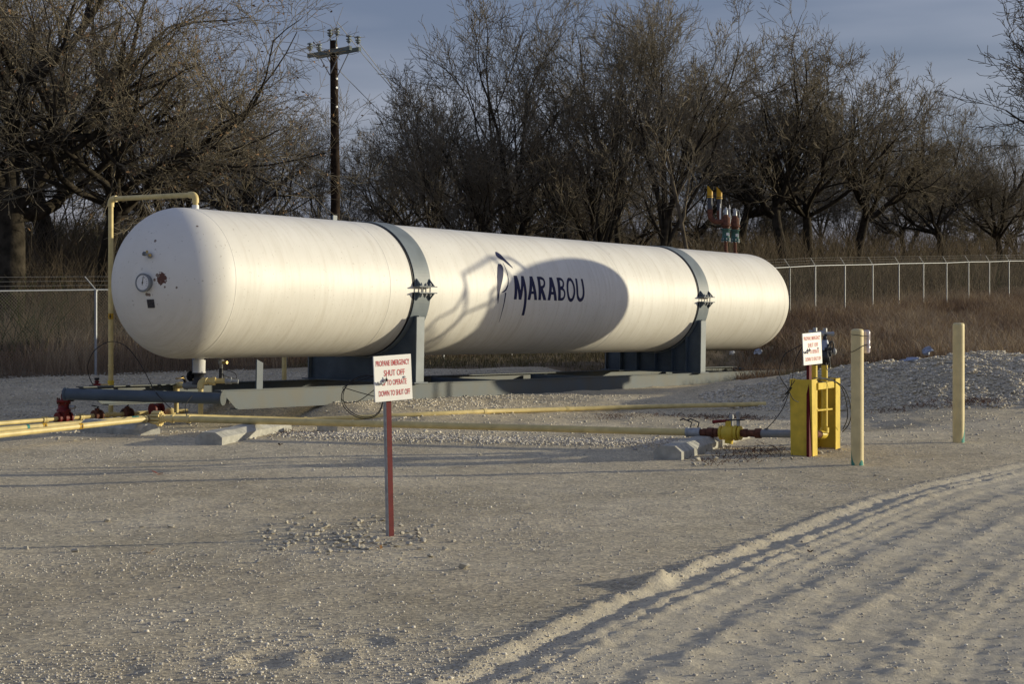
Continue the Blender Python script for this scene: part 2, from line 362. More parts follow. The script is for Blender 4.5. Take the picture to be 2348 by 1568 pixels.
def holes(x, y):
    h = 0
    for a, b, r, d in ((-1.55, 10.95, .20, .05), (-1.2, 11.05, .16, .035), (-.95, 11.5, .16, .03), (-2.35, 10.65, .14, .02), (-.55, 11.9, .15, .02), (-1.9, 11.4, .2, .012)):
        D = ((x-a)/r)**2+((y-b)/(r*1.3))**2; h = h+(-d*.55*np.exp(-D)+d*.4*np.exp(-((np.sqrt(D)-1.25)/.35)**2))*.7*(1+1.4*fbm(x, y, 6, 3, 60))
    return h
def pile(x, y):
    top = np.interp(x, [3.9, 4.8, 5.4, 6.2, 7, 8.2, 10.4, 14, 18], [0, .24, .38, .57, .70, .84, 1.02, 1.1, .9])
    yb = 32.0+np.interp(x, [4, 5.4, 8], [2.0, 1.2, 0.0]); p = ss(0, 3.4, y-yb)*(1-ss(4.6, 8.5, y-yb)*.9)
    n = 1+.20*fbm(x, y, .8, 4, 41)
    top = top*.74
    return top*p*n+.05*ss(.0, .3, top*p)*fbm(x, y, 2.6, 3, 44)+.07*ss(.0, .2, top*p)*fbm(x, y, 6, 3, 45)
def ground(x, y, fine=True):
    x = np.asarray(x, float); y = np.asarray(y, float)
    d = fence_d(x, y)
    rl = 2.9*ss(-.5, 24, d); rr = (1.35+.036*np.clip(y-75, -20, 60))*ss(-24, 20, d)
    k = ss(-2, 12, x); z = rl*(1-k)+rr*k
    z = z+1.2*ss(30, 110, d)
    z = z-.24*ss(26.8, 30.5, y)*(1-ss(36.5, 42, y))*(1-ss(5, 8, x))
    rx = x-TP[0]; ry = y-TP[1]; t = rx*TA[0]+ry*TA[1]; w = rx*TW[0]+ry*TW[1]
    zb = .13-.0264*t; k = (1-ss(1.6, np.where(w > 0, 5.2, 3.4), np.abs(w)))*ss(1.3, 2.9, t)*(1-ss(24, 28, t))
    z = z*(1-k)+zb*k
    z = z+pile(x, y)
    z = z+.03*fbm(x, y, .35, 3, 1)*ss(9, 14, y)
    z = z+.03*ss(28.5, 29.5, y)*(1-ss(42, 48, y))*fbm(x, y, 1.7, 3, 8)
    if fine: z = z+.006*fbm(x, y, 5, 3, 2)+ruts(x, y)+holes(x, y)
    return z
def gz(x, y): return float(ground(np.array([x]), np.array([y]))[0])
def zone(x, y):
    d = fence_d(x, y)+.8*fbm(x, y, .9, 3, 21)
    a = ss(-.4, .4, d+.3)*(x < 0); n = 1.6*fbm(x, y, .5, 3, 22)
    b = ss(-.5, .5, y-46.5+n)*(x > -5); c = ss(-.5, .5, y-38.8+.6*n)*ss(6.5, 7.0, x+n*.3)
    return np.clip(np.maximum(np.maximum(a, b), c), 0, 1)
def steps(segs):
    out = []
    for a, b, s in segs: out += list(np.arange(a, b-1e-6, s))
    out.append(segs[-1][1]); return np.array(out)
gx = steps([(-400, -60, 20), (-60, -20, 2.5), (-20, -9, .4), (-9, -4.2, .13), (-4.2, 7.6, .045), (7.6, 13, .12), (13, 22, .4), (22, 60, 2), (60, 400, 20)])
gy = steps([(-30, 6, 3), (6, 9.4, .3), (9.4, 23.5, .045), (23.5, 30, .08), (30, 46, .16), (46, 70, .6), (70, 130, 1.5), (130, 700, 25)])
GX, GY = np.meshgrid(gx, gy); GZ = ground(GX, GY)
nx, ny = len(gx), len(gy)
idx = np.arange(nx*ny).reshape(ny, nx)
Q = np.stack([idx[:-1, :-1].ravel(), idx[:-1, 1:].ravel(), idx[1:, 1:].ravel(), idx[1:, :-1].ravel()], 1)
me = mesh_np('ground', np.stack([GX.ravel(), GY.ravel(), GZ.ravel()], 1), [Q], True)
at = me.attributes.new('zone', 'FLOAT', 'POINT'); at.data.foreach_set('value', zone(GX, GY).ravel().astype(np.float32))
q = trackq(GX, GY); silt = ss(-.1, .1, q)*(.55+.35*vnoise(GX*.9, GY*.9, 6))*(1-ss(27, 33, GY))
at = me.attributes.new('silt', 'FLOAT', 'POINT'); at.data.foreach_set('value', np.clip(silt, 0, 1).ravel().astype(np.float32))
me.materials.append(M['ground']); GROUND = bpy.data.objects.new('ground', me); COL.objects.link(GROUND); GROUND['kind'] = 'structure'

# ------------------------------------------------------------------ propane tank on its skid
R = 1.37; TL = 21.964
tank = thing('propane_tank', TP, 'long white propane storage tank on a grey steel skid, lettered MARABOU', 'tank')
tank['worldbuild'] = 0
tank.matrix_world = Matrix(((TW[0], TA[0], TU[0], TP[0]), (TW[1], TA[1], TU[1], TP[1]), (TW[2], TA[2], TU[2], TP[2]), (0, 0, 0, 1)))
prof = []
for i in range(15): a = math.pi/2*i/14; prof.append((-math.cos(a)*R*.75, max(1e-4, math.sin(a)*R)))
for i in range(1, 23): prof.append((TL*i/23, R))
for i in range(15): a = math.pi/2*(1-i/14); prof.append((TL+math.cos(a)*R*.75, max(1e-4, math.sin(a)*R)))
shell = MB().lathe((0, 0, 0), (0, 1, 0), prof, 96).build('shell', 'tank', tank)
for t in (.06, 4.4, 8.0, 13.2, TL-.06):      # weld seams standing a little proud
    MB().lathe((0, t, 0), (0, 1, 0), [(-.016, R-.002), (-.008, R+.004), (.008, R+.004), (.016, R-.002)], 96).build('weld_seam', 'tank', tank)
def ring(t0, t1, r0, r1, a0, a1, n=48):
    """band round the tank between two angles (0 = near side, 90 = top)"""
    b = MB(); vs = []
    for i in range(n+1):
        a = math.radians(a0+(a1-a0)*i/n); c, s_ = math.cos(a), math.sin(a)
        vs += [(r0*c, t0, r0*s_), (r1*c, t0, r1*s_), (r1*c, t1, r1*s_), (r0*c, t1, r0*s_)]
    fs = [(4*i+k, 4*i+(k+1) % 4, 4*i+4+(k+1) % 4, 4*i+4+k) for i in range(n) for k in range(4)]+[(0, 1, 2, 3), (4*n+3, 4*n+2, 4*n+1, 4*n)]
    return b.add(vs, fs, False)
def strap_set(t0, t1, ribs):
    for (a0, a1) in ((2.6, 177.4), (-177.4+360, 357.4)):
        st = ring(t0, t1, R+.012, R+.03, a0, a1, 64).build('strap', 'strap', tank)
        ring(t0-.05, t1+.0, R+.003, R+.011, a0, a1, 64).build('strap_liner', 'black', st)
    for sx in (1, -1):                                            # bolted lugs where the upper and lower straps meet
        for sz in (1, -1):
            lug = MB()
            z0 = sz*.052
            lug.ab((sx*(R+.02) if sx > 0 else sx*(R+.17), t0-.03, min(z0, z0+sz*.022)), (sx*(R+.17) if sx > 0 else sx*(R+.02), t1+.03, max(z0, z0+sz*.022)))
            for tt in (t0+.05, t1-.05):
                lug.prism([(sx*(R+.022), tt-.012, z0+sz*.022), (sx*(R+.16), tt-.012, z0+sz*.022), (sx*(R+.022), tt-.012, z0+sz*.17)], (0, .024, 0))
            lug.build('lug', 'steel_blue', tank)
        for tt in (t0+.12, (t0+t1)/2, t1-.12):
            MB().rod((sx*(R+.10), tt, -.14), (sx*(R+.10), tt, .14), .014, 8).disc((sx*(R+.10), tt, .10), (0, 0, 1), .03, .025, 6).disc((sx*(R+.10), tt, -.10), (0, 0, 1), .03, .025, 6).build('bolt', 'galvdull', tank)
    # saddle: web plate cut to the shell, flanges at both edges, stiffener ribs
    hw, zb, zt = 1.42, -1.86, -.55
    tw = t0+.12
    poly = [(-hw, tw, zb), (hw, tw, zb), (hw, tw, zt)]
    aa = math.atan2(zt, hw); r_ = R+.035
    top = []
    for i in range(33):
        a = math.radians(-22)-(math.pi-2*math.radians(22))*i/32
        top.append((r_*math.cos(a), tw, r_*math.sin(a)))
    poly += [(hw, tw, top[0][2])] + top + [(-hw, tw, top[0][2])]
    poly = [(-hw, tw, zb), (hw, tw, zb), (hw, tw, top[0][2]-.0)] + top + [(-hw, tw, top[-1][2])]
    # triangulated as strips down to the base
    b = MB(); n = 33
    xs = [p for p in [(hw, top[0][2])]+[(p[0], p[2]) for p in top]+[(-hw, top[-1][2])]]
    for side in (0, .03):
        pass
    for (xa, za), (xb_, zb_) in zip(xs[:-1], xs[1:]):
        b.prism([(xa, tw, zb), (xa, tw, za), (xb_, tw, zb_), (xb_, tw, zb)], (0, .03, 0))
    sad = b.build('saddle', 'steel_blue', tank)
    for sx in (1, -1):
        MB().ab((min(sx*hw, sx*(hw+.022)), t0+.02, zb), (max(sx*hw, sx*(hw+.022)), t0+.27, zt)).build('flange', 'strap', sad)
    for x in ribs:
        z1 = -math.sqrt(max(0, (R+.04)**2-x*x))
        MB().ab((x-.011, tw-.15, zb), (x+.011, tw-.002, z1)).build('rib', 'steel_blue', sad)
        MB().ab((x-.011, tw+.032, zb), (x+.011, tw+.18, z1)).build('rib', 'steel_blue', sad)
    MB().ab((-1.5, t0-.10, -1.886), (1.5, t0+.34, -1.861)).build('base_plate', 'steel_blue', sad)
strap_set(5.14, 5.66, ())
strap_set(16.93, 17.46, (-.95, -.45, .1, .6, 1.02))
zt, zbm = -1.888, -2.24
def beam(w0, ta, tb, cut, name='skid_beam'):
    b = MB(); s_ = 1 if w0 > 0 else -1
    # channel: web outside, two flanges turned inward, near end cut on the slant
    b.prism([(w0, ta, zt), (w0, tb, zt), (w0, tb, zbm), (w0, ta+cut, zbm)], (-s_*.012, 0, 0))
    b.ab((min(w0-s_*.012, w0-s_*.16), ta+.02, zt-.02), (max(w0-s_*.012, w0-s_*.16), tb, zt))
    b.ab((min(w0+s_*.02, w0+s_*.001), ta, zt-.018), (max(w0+s_*.02, w0+s_*.001), tb, zt))
    b.ab((min(w0+s_*.02, w0+s_*.001), ta+cut, zbm), (max(w0+s_*.02, w0+s_*.001), tb, zbm+.018))
    b.ab((min(w0-s_*.012, w0-s_*.16), ta+cut, zbm), (max(w0-s_*.012, w0-s_*.16), tb, zbm+.02))
    return b.build(name, 'skid', tank)
beam(1.3, -.22, 23.9, .42); beam(-1.3, -1.2, 23.9, .62)
for t in (9.0, 13.0, 20.0, 23.6): MB().ab((-1.13, t, zbm+.03), (1.13, t+.10, zt-.03)).build('cross_member', 'steel_blue', tank)
cz = -2.03
MB().rod((1.33, -.20, cz), (-1.50, -1.26, cz), .105, 24).build('cross_pipe', 'steel_blue', tank, 'blue grey pipe across the near end of the skid')
MB().rod((-1.49, -1.257, cz), (-1.53, -1.272, cz), .118, 24).build('pipe_cap', 'steel_blue', tank)
MB().rod((1.33, -.20, cz), (1.352, -.192, cz), .128, 24).build('end_plate', 'skid', tank)
MB().prism([(1.30, .70, zt), (1.30, .86, zt), (1.30, .86, -1.42), (1.30, .70, -1.36)], (-.03, 0, 0)).build('lifting_post', 'steel_blue', tank)
# gauge, valves and plates on the near head
def headp(x, z, off=0): y = -.75*R*math.sqrt(1-(x*x+z*z)/R/R); return V(x, y-off, z)
def headn(x, z): p = headp(x, z); return nrm((x, p[1]/.5625, z))
hp = headp(.221, -.018); hn = nrm((.12, -1, 0))
g = MB().lathe(hp, hn, [(-.03, .15), (.05, .15), (.062, .166), (.085, .166), (.09, .15), (.082, .132)], 36).build('level_gauge', 'dialrim', tank)
MB().disc(hp+hn*.080, hn, .131, .012, 36).build('dial', 'glassdial', g)
b = MB()
for i in range(12):
    a = math.radians(-120+240*i/11); d = V(math.sin(a), 0, math.cos(a)); p = hp+hn*.087
    b.box(p+d*.105, d*.012, np.cross(d, hn)*.0035, hn*.001)
b.build('tick_mark', 'black', g, kind='stuff')
MB().box(hp+hn*.090+V(.005, 0, .03), nrm((.15, 0, 1))*.075, nrm((1, 0, -.15))*.005, hn*.002).disc(hp+hn*.091, hn, .014, .008).build('needle', 'black', g)
hv = headp(.27, .452); n_ = headn(.27, .452)
v = MB().rod(hv-n_*.03, hv+n_*.09, .032, 12).disc(hv+n_*.03, n_, .05, .02, 6).build('sample_valve', 'galvdull', tank)
MB().rod(hv+n_*.07, hv+n_*.07+V(-.10, 0, .02), .026, 10).disc(hv+n_*.07+V(-.11, 0, .022), (-1, 0, .2), .042, .03, 6).build('valve_cap', 'dialrim', v)
MB().rod(hv+n_*.07, hv+n_*.09+V(.06, 0, -.01), .024, 10).disc(hv+n_*.07+V(-.04, 0, .05), (0, 0, 1), .02, .06, 6).build('valve_outlet', 'brass', v)
hq = headp(.305, -.384); nq = headn(.305, -.384); uq = nrm(np.cross(nq, (1, 0, 0)))
MB().box(hq+nq*.004, nrm(np.cross(uq, nq))*.072, uq*.075, nq*.008).build('nameplate', mat('dark_nameplate', (.06, .055, .06), .6, var=.3, scale=30), tank)
# nozzles under the near end
def nozzle(x, t, prof, m_, nm): return MB().lathe((x, t, -R+.01), (0, 0, -1), prof, 20).build(nm, m_, tank)
nz1 = nozzle(0, .55, [(-.02, .085), (.04, .085), (.04, .115), (.26, .115), (.26, .125), (.27, .125)], 'white', 'liquid_nozzle')
MB().lathe((0, .55, -R-.262), (0, 0, -1), [(0, .13), (.03, .13), (.04, .09), (.12, .10), (.2, .13), (.22, .13)], 20).build('valve_body', 'darkmetal', nz1)
MB().disc((-.16, .5, -R-.33), (1, 0, 0), .10, .03, 10).disc((-.13, .5, -R-.33), (1, 0, 0), .05, .06, 8).build('hand_wheel', 'black', nz1)
nz2 = nozzle(0, 1.12, [(-.02, .045), (.05, .045), (.05, .055), (.12, .055), (.12, .03), (.40, .03)], 'galvdull', 'drain_nozzle')
MB().disc((.09, 1.12, -R-.08), (1, 0, 0), .03, .12, 8).build('drain_valve', 'brass', nz2)
MB().rod((0, 1.12, -R-.2), (0, 1.12, -1.85), .04, 12).build('drain_leg', 'darkmetal', nz2)
# lettering and emblem, wrapped on the shell
def wrap(t, h, off): a = h/R; return ((R+off)*math.cos(a), t, (R+off)*math.sin(a))
_o = [0]
def strokes(pts, w0, w1=None, n=14, hor=False, taper=None):
    pts = curve([(p[0], p[1], 0) for p in pts], max(n, 4*(len(pts)-1))) if len(pts) > 2 else [np.array((pts[0][0]+(pts[1][0]-pts[0][0])*k/8, pts[0][1]+(pts[1][1]-pts[0][1])*k/8, 0)) for k in range(9)]
    _o[0] += 1; off = .0015+.0003*(_o[0] % 5); L_, R_ = [], []
    for i, p in enumerate(pts):
        d = (pts[min(i+1, len(pts)-1)]-pts[max(i-1, 0)])[:2]; d = d/np.linalg.norm(d)
        f = i/(len(pts)-1); w = w0 if taper is None else np.interp(f, [k for k, _ in taper], [k for _, k in taper])
        nn = V(-d[1], d[0])*w/2
        if hor: nn = V(w/2/max(.5, abs(d[1])), 0)*(-1 if d[1] > 0 else 1)
        L_.append(wrap(p[0]+nn[0], p[1]+nn[1], off)); R_.append(wrap(p[0]-nn[0], p[1]-nn[1], off))
    m = len(pts); return L_+R_, [(i, i+1, m+i+1, m+i) for i in range(m-1)]
def letter(sts, lab):
    b = MB()
    for pts, w, hor in sts:
        vs, fs = strokes(pts, w, hor=hor); b.add(vs, fs, True)
    b.build('letter', 'navy', tank, 'letter %s' % lab)
w_ = .108
letter([([(8.749, .387), (8.708, -.14)], w_, True), ([(8.765, .387), (8.894, -.141)], w_, True), ([(8.894, -.141), (9.03, .385)], w_*.85, True), ([(9.03, .385), (9.07, .165), (9.092, -.008), (9.108, -.256), (9.125, -.495)], w_*.92, True)], 'M')
letter([([(9.365, .386), (9.234, -.141)], w_, True), ([(9.365, .386), (9.503, -.139)], w_, True), ([(9.263, .022), (9.46, .022)], .062, False)], 'A')
letter([([(9.652, .386), (9.654, -.137)], w_, True), ([(9.62, .355), (9.765, .355), (9.845, .318), (9.862, .255), (9.83, .185), (9.76, .15), (9.63, .146)], .066, False), ([(9.704, .14), (9.865, -.137)], w_, True)], 'R')
letter([([(10.147, .387), (10.024, -.138)], w_, True), ([(10.149, .387), (10.298, -.139)], w_, True), ([(10.05, .025), (10.25, .025)], .062, False)], 'A')
letter([([(10.442, .386), (10.445, -.134)], w_, True), ([(10.41, .355), (10.55, .356), (10.625, .31), (10.632, .245), (10.59, .175), (10.52, .157), (10.42, .155)], .064, False), ([(10.42, .137), (10.56, .133), (10.64, .085), (10.66, .01), (10.63, -.065), (10.56, -.103), (10.41, -.104)], .064, False)], 'B')
el_ = [(10.925+.142*math.cos(a), .122+.243*math.sin(a)) for a in np.linspace(math.pi/2, math.pi/2+2*math.pi, 21)]
letter([(el_, .078, False)], 'O')
letter([([(11.205, .388), (11.19, .15), (11.195, .02), (11.235, -.07), (11.325, -.112), (11.415, -.065), (11.452, .03), (11.455, .15), (11.443, .385)], .082, False)], 'U')
def wrapped(poly, nm):
    # fan of thin strips between the left and right outline
    hs = np.linspace(min(p[1] for p in poly), max(p[1] for p in poly), 40); pl = poly+[poly[0]]; rows = []
    for h in hs[1:-1]:
        xs = []
        for a, b_ in zip(pl[:-1], pl[1:]):
            if (a[1]-h)*(b_[1]-h) <= 0 and a[1] != b_[1]: xs.append(a[0]+(b_[0]-a[0])*(h-a[1])/(b_[1]-a[1]))
        if len(xs) >= 2: rows.append((min(xs), max(xs), h))
    vs = []
    for a, b_, h in rows: vs += [wrap(a, h, .002), wrap(b_, h, .002)]
    return MB().add(vs, [(2*i, 2*i+1, 2*i+3, 2*i+2) for i in range(len(rows)-1)], True).build(nm, 'navy', tank)
em = wrapped([(8.266, .669), (8.334, .66), (8.382, .601), (8.374, .514), (8.333, .422), (8.262, .294), (8.181, .157), (8.11, -.003), (8.092, -.124), (8.086, -.265), (8.033, -.125), (8.013, .092), (8.059, .338), (8.159, .546)], 'emblem')
em['label'] = 'body stroke of the bird emblem'
vs, fs = strokes([(8.345, .915), (8.47, .83), (8.60, .70), (8.754, .56)], .1, taper=[(0, .09), (.12, .19), (.38, .17), (.45, .11), (.75, .07), (1, .01)])
MB().add(vs, fs, True).build('emblem', 'navy', tank, 'beak stroke of the bird emblem')
vs, fs = strokes([(8.447, .672), (8.471, .53), (8.478, .375), (8.458, .25), (8.406, .137), (8.32, .05), (8.183, -.004)], .02, taper=[(0, .012), (.4, .032), (.8, .042), (1, .012)])
MB().add(vs, fs, True).build('emblem', 'navy', tank, 'neck stroke of the bird emblem')
vs, fs = strokes([(8.33, 0), (8.306, -.25), (8.30, -.45), (8.325, -.67)], .02, taper=[(0, .045), (.3, .036), (1, .010)])
MB().add(vs, fs, True).build('emblem', 'navy', tank, 'leg stroke of the bird emblem')
# thin top edge plate of each strap already built; lifting lug on top
for t in (4.2,): MB().ab((-.02, t, R-.01), (.02, t+.12, R+.10)).build('lifting_lug', 'strap', tank)

# relief stacks on the far end
def stack(x, t, label):
    p0 = TP+TW*x+TA*t+TU*(R-.02)
    s = thing('relief_stack', p0, label, 'relief valve', 'relief valve stacks on top of the tank')
    k = 1.12; Z = lambda h: p0+V(0, 0, h*k)
    MB().rod(Z(0), Z(.42), .055, 14).disc(Z(.03), (0, 0, 1), .085, .06, 14).build('riser', 'rust', s)
    g = MB().lathe(p0, (0, 0, 1), [(.46, .17), (.50, .17), (.50, .135), (.86, .135), (.86, .17), (.91, .17)], 18).build('valve_body', 'green', s)
    for i in range(8):
        a = i*math.pi/4; o = V(math.cos(a), math.sin(a), 0)*.145
        MB().rod(p0+o+V(0, 0, .42), p0+o+V(0, 0, .56), .018, 6).build('bolt', 'galvdull', g)
    MB().box(p0+V(.05, -.14, .70), (.05, 0, 0), (0, .01, 0), (0, 0, .05)).build('data_plate', 'white', g)
    MB().lathe(p0, (0, 0, 1), [(.912, .12), (1.0, .12), (1.0, .18), (1.06, .18), (1.06, .15), (1.32, .14), (1.36, .09), (1.42, .085)], 18).build('upper_body', 'rust', s, 'brick red upper valve body')
    MB().lathe(p0, (0, 0, 1), [(1.422, .07), (1.60, .07), (1.62, .05), (1.70, .02)], 12).build('pilot', 'galv', s)
    MB().tube([p0+V(.12, 0, .95), p0+V(.17, 0, 1.3), p0+V(.13, 0, 1.62), p0+V(.02, 0, 1.66)], .014, 8).build('tubing', 'galv', s)
    MB().rod(p0+V(-.20, -.02, 1.22), p0+V(-.20, -.02, 1.66), .032, 10).lathe(p0+V(-.20, -.02, 0), (0, 0, 1), [(1.661, .028), (1.84, .006)], 10).build('pilot_vent', 'white', s)
    d = nrm(P(1627, 500, 48.0)-P(1665, 500, 48.0))*1.0; d = nrm(V(-1, -.05, 0))
    el = [p0+V(0, 0, 1.18)]+[p0+d*(.30+.26*math.sin(a))+V(0, 0, 1.42-.26*math.cos(a)) for a in np.linspace(0, math.pi/2, 7)]
    el.append(p0+d*.56+V(0, 0, 1.62))
    MB().tube(el, .095, 16).build('elbow', 'rust', s)
    MB().rod(p0+d*.56+V(0, 0, 1.60), p0+d*.56+V(0, 0, 2.12), .085, 16).build('vent_pipe', mat('dark_vent_paint', (.06, .065, .08), .6), s)
    c = MB(); e = p0+d*.56+V(0, 0, 2.12)
    vs = []; n = 16
    for h in (0, 1):
        for j in range(n):
            a = 2*math.pi*j/n; vs.append(e+V(.10*math.cos(a), .10*math.sin(a), 0 if h == 0 else .26-.13*math.cos(a)-.0))
    c.add(vs, [(j, (j+1) % n, n+(j+1) % n, n+j) for j in range(n)], True); c.add(vs[n:], [tuple(range(n))]); c.add(vs[:n], [tuple(range(n))[::-1]])
    c.build('rain_cap', 'capyellow', s)
    MB().disc(e+V(0, 0, -.05), (0, 0, 1), .108, .05, 16).build('cap_band', 'capyellow', s)
    s.scale = (.80, .80, .76)
stack(0, 20.95, 'relief valve stack with yellow cap on the tank, left of the two'); stack(0, 21.50, 'relief valve stack with yellow cap on the tank, right one nearer the tank end')

# ------------------------------------------------------------------ concrete wheel stops and blocks
def wheel_stop(a, b, h, w, label, name='wheel_stop'):
    a, b = V(*a), V(*b); d = nrm(b-a); s = nrm(V(-d[1], d[0], 0)); c = V(0, 0, h)
    L_ = np.linalg.norm(b-a)
    o = thing(name, (a+b)/2, label, 'wheel stop', 'concrete wheel stops')
    prof = [(-w/2, 0), (w/2, 0), (w/2, h*.55), (w/4, h), (-w/4, h), (-w/2, h*.55)]
    n = 8
    rows = []
    rr = random.Random(3+int(L_*10))
    for i in range(n+1):
        p = a+(b-a)*i/n; rows.append([p+s*(x+rr.uniform(-.006, .006))+V(0, 0, z+(rr.uniform(-.006, .006) if z else -.03)) for x, z in prof])
    m = len(prof); vs = [v for r_ in rows for v in r_]
    fs = [(i*m+j, i*m+(j+1) % m, (i+1)*m+(j+1) % m, (i+1)*m+j) for i in range(n) for j in range(m)]+[tuple(range(m))[::-1], tuple(n*m+j for j in range(m))]
    MB().add(vs, fs).build('block', 'concrete', o); return o
a = P(478, 1018, 25.4); b = P(640, 985, 27.9); a[2] = 0; b[2] = 0
wheel_stop(a, b, .17, .42, 'long concrete wheel stop under the pipes, below the skid end')
a = P(345, 999, 26.9); b = P(205, 985, 28.0); a[2] = -.02; b[2] = -.02
wheel_stop(a, b, .18, .36, 'short concrete wheel stop beneath the pipe junction at left')
a = P(1530, 1056, 23.2); b = P(1690, 1013, 26.3); a[2] = 0; b[2] = 0
wheel_stop(a, b, .18, .38, 'concrete wheel stop under the yellow valve, at right')
br = MB(); c = P(750, 974, 27.6); c[2] = gz(c[0], c[1])+.07; br.box(c, (.14, .03, 0), (-.03, .10, 0), (0, 0, .08)); 
tag(br.build('support_block', 'concrete'), 'small dark support block under the long pipe, right of the long wheel stop', 'block')

# ------------------------------------------------------------------ pipes
def pipe(name, pts, r, m_, label, cat='pipe', group=None):
    base = V(*pts[0]); s = thing(name, base, label, cat, group)
    MB().tube(pts, r, 16).build('pipe_run', m_, s); return s
def coll(parent, p, d, r, t, m_='cream', nm='collar', n=16): return MB().disc(p, d, r, t, n).build(nm, m_, parent)
rp = .045
A0, A1 = P(375, 960, 27.2), P(1572, 991, 24.9)
mainA = pipe('pipe_line', [A0, (A0+A1)/2+V(0, 0, .004), A1], rp*1.12, 'cream', 'long cream pipe running to the yellow valve, in front of the skid')
dA = nrm(A1-A0)
for f in (.0, .018, .052): coll(mainA, A0+(A1-A0)*f, dA, .062, .05)
c = A0-dA*.11; 
gb = MB().disc(c, dA, .075, .20, 18)
for i in range(12):
    a = i*math.pi/6; u1 = nrm(np.cross(dA, (0, 0, 1))); u2 = np.cross(dA, u1); gb.rod(c-dA*.07+(u1*math.cos(a)+u2*math.sin(a))*.10, c+dA*.07+(u1*math.cos(a)+u2*math.sin(a))*.10, .022, 8)
gb.build('flanged_joint', 'cream', mainA)
# valve train at the right end
Bv = P(1820, 995, 24.15); dv = nrm(Bv-A1)
def at_(px): 
    f = (px-1572)/(1820-1572); return A1+(Bv-A1)*f
cl = MB().disc(at_(1590), dv, .064, .22, 18).disc(at_(1576), dv, .072, .03, 18).disc(at_(1604), dv, .072, .03, 18).build('coupler', 'galv', mainA, 'silver cam coupling')
for px in (1583, 1600):
    p = at_(px)+V(0, 0, .07); MB().tube([p, p+V(.02, 0, .07), p+V(-.10, .02, .12), p+V(-.15, .02, .10)], .011, 8).build('cam_arm', 'darkmetal', cl)
MB().rod(at_(1604), at_(1652), .05, 14).disc(at_(1616), dv, .058, .05, 8).disc(at_(1630), dv, .072, .09, 8).disc(at_(1643), dv, .065, .04, 8).build('union', 'rust', mainA)
vb = MB().ball(at_(1672), .12, (1.15, 1, .95)).disc(at_(1655), dv, .10, .035, 16).disc(at_(1662), dv, .10, .02, 16).disc(at_(1690), dv, .11, .04, 16).disc(at_(1698), dv, .10, .03, 16).rod(at_(1672), at_(1672)+V(0, 0, .17), .05, 12).rod(at_(1672)+V(0,0,-.15), at_(1672)+V(.02,0,.0), .06, 12).build('valve_body', 'yellow', mainA, 'yellow emergency shut-off valve')
for px, h in ((1678, .26), (1694, .30)): MB().rod(at_(px)+V(0, 0, .10), at_(px)+V(0, 0, h), .026, 8).disc(at_(px)+V(0, 0, h-.03), (0, 0, 1), .036, .05, 6).build('stem', 'galvdull', vb)
MB().box(at_(1686)+V(0, 0, .185), dv*.14, np.cross(dv, (0, 0, 1))*.03, V(0, 0, .008)).build('actuator_plate', 'darkmetal', vb)
MB().tube([at_(1672)+V(0, -.03, .17), at_(1655)+V(0, -.04, .17), at_(1634)+V(0, -.05, .155)], [.014, .022, .026], 8).build('lever', 'redvalve', vb, 'red handle')
MB().rod(at_(1700), at_(1742), .05, 14).disc(at_(1710), dv, .062, .06, 8).build('nipple', 'rust', mainA)
MB().disc(at_(1740), dv, .07, .09, 8).disc(at_(1747), dv, .055, .06, 8).build('union', 'rust', mainA)
MB().rod(at_(1745), at_(1824), .056, 16).disc(at_(1758)+V(0, 0, .06), (0, 0, 1), .03, .02, 10).build('grey_run', 'greyhose', mainA)
# pipes at left
C0 = P(-60, 1003.5, 24.1); C1 = A0-dA*.2; 
c3 = pipe('pipe_line', [C0, C1], rp, 'cream', 'nearest cream pipe at lower left, with a yellow and black flow tape')
def tape(par, p, d, r=.0475):
    MB().disc(p, d, r, .075, 20).build('tape', 'capyellow', par); 
    b = MB(); d = nrm(d); u1 = V(.86, -.51, 0)-d*(d@V(.86, -.51, 0)); u1 = nrm(u1)
    b.box(p+u1*(r+.0005)*1.0, d*.018, np.cross(d, u1)*.006, u1*.0015); b.box(p+u1*(r+.0005)+d*.006, d*.006, np.cross(d, u1)*.028, u1*.0015)
    b.build('arrow_mark', 'black', par)
d3 = nrm(C1-C0); tape(c3, C0+(C1-C0)*.565, d3)
for f in (.955, .985): coll(c3, C0+(C1-C0)*f, d3, .058, .04, 'cream')
coll(c3, C0+(C1-C0)*.965, d3, .056, .02, 'rust', 'joint_ring')
D0, D1, D2, D3 = P(-60, 990, 27.0), P(349, 957, 29.7), P(430, 955, 30.2), P(700, 963, 31.0)
def rest(px, py, y0=27.0, y1=36.0, lift=.04):
    # walks back until the pipe would rest on the gravel
    for Y in np.arange(y0, y1, .05):
        p = P(px, py, Y)
        if p[2]-gz(p[0], p[1]) < lift: return p
    return P(px, py, y1)
DD = [rest(px, py) for px, py in ((700, 963), (820, 957.5), (960, 951), (1110, 943.5), (1300, 938), (1500, 932), (1756, 926))]
yy_ = np.convolve([DD[0][1]]+[p[1] for p in DD]+[DD[-1][1]], [.25, .5, .25], 'valid')
DD = [P(px, py, min(Y, p[1])) for (px, py), Y, p in zip(((700, 963), (820, 957.5), (960, 951), (1110, 943.5), (1300, 938), (1500, 932), (1756, 926)), yy_, DD)]
D3 = DD[0]; D4 = DD[3]; D5 = DD[5]
c2 = pipe('pipe_line', [D0, D1, D2]+DD, rp, 'cream', 'long cream pipe at the foot of the gravel bank, passing behind the nearer pipe')
tape(c2, D0+(D1-D0)*.37, D1-D0)
for f, m_ in ((.28, 'teal'), (.60, 'teal'), (.63, 'teal'), (.885, 'teal'), (.90, 'teal')):
    MB().disc(D0+(D1-D0)*f, D1-D0, .0465, .05 if f < .8 else .09, 16).build('primer_patch', m_, c2)
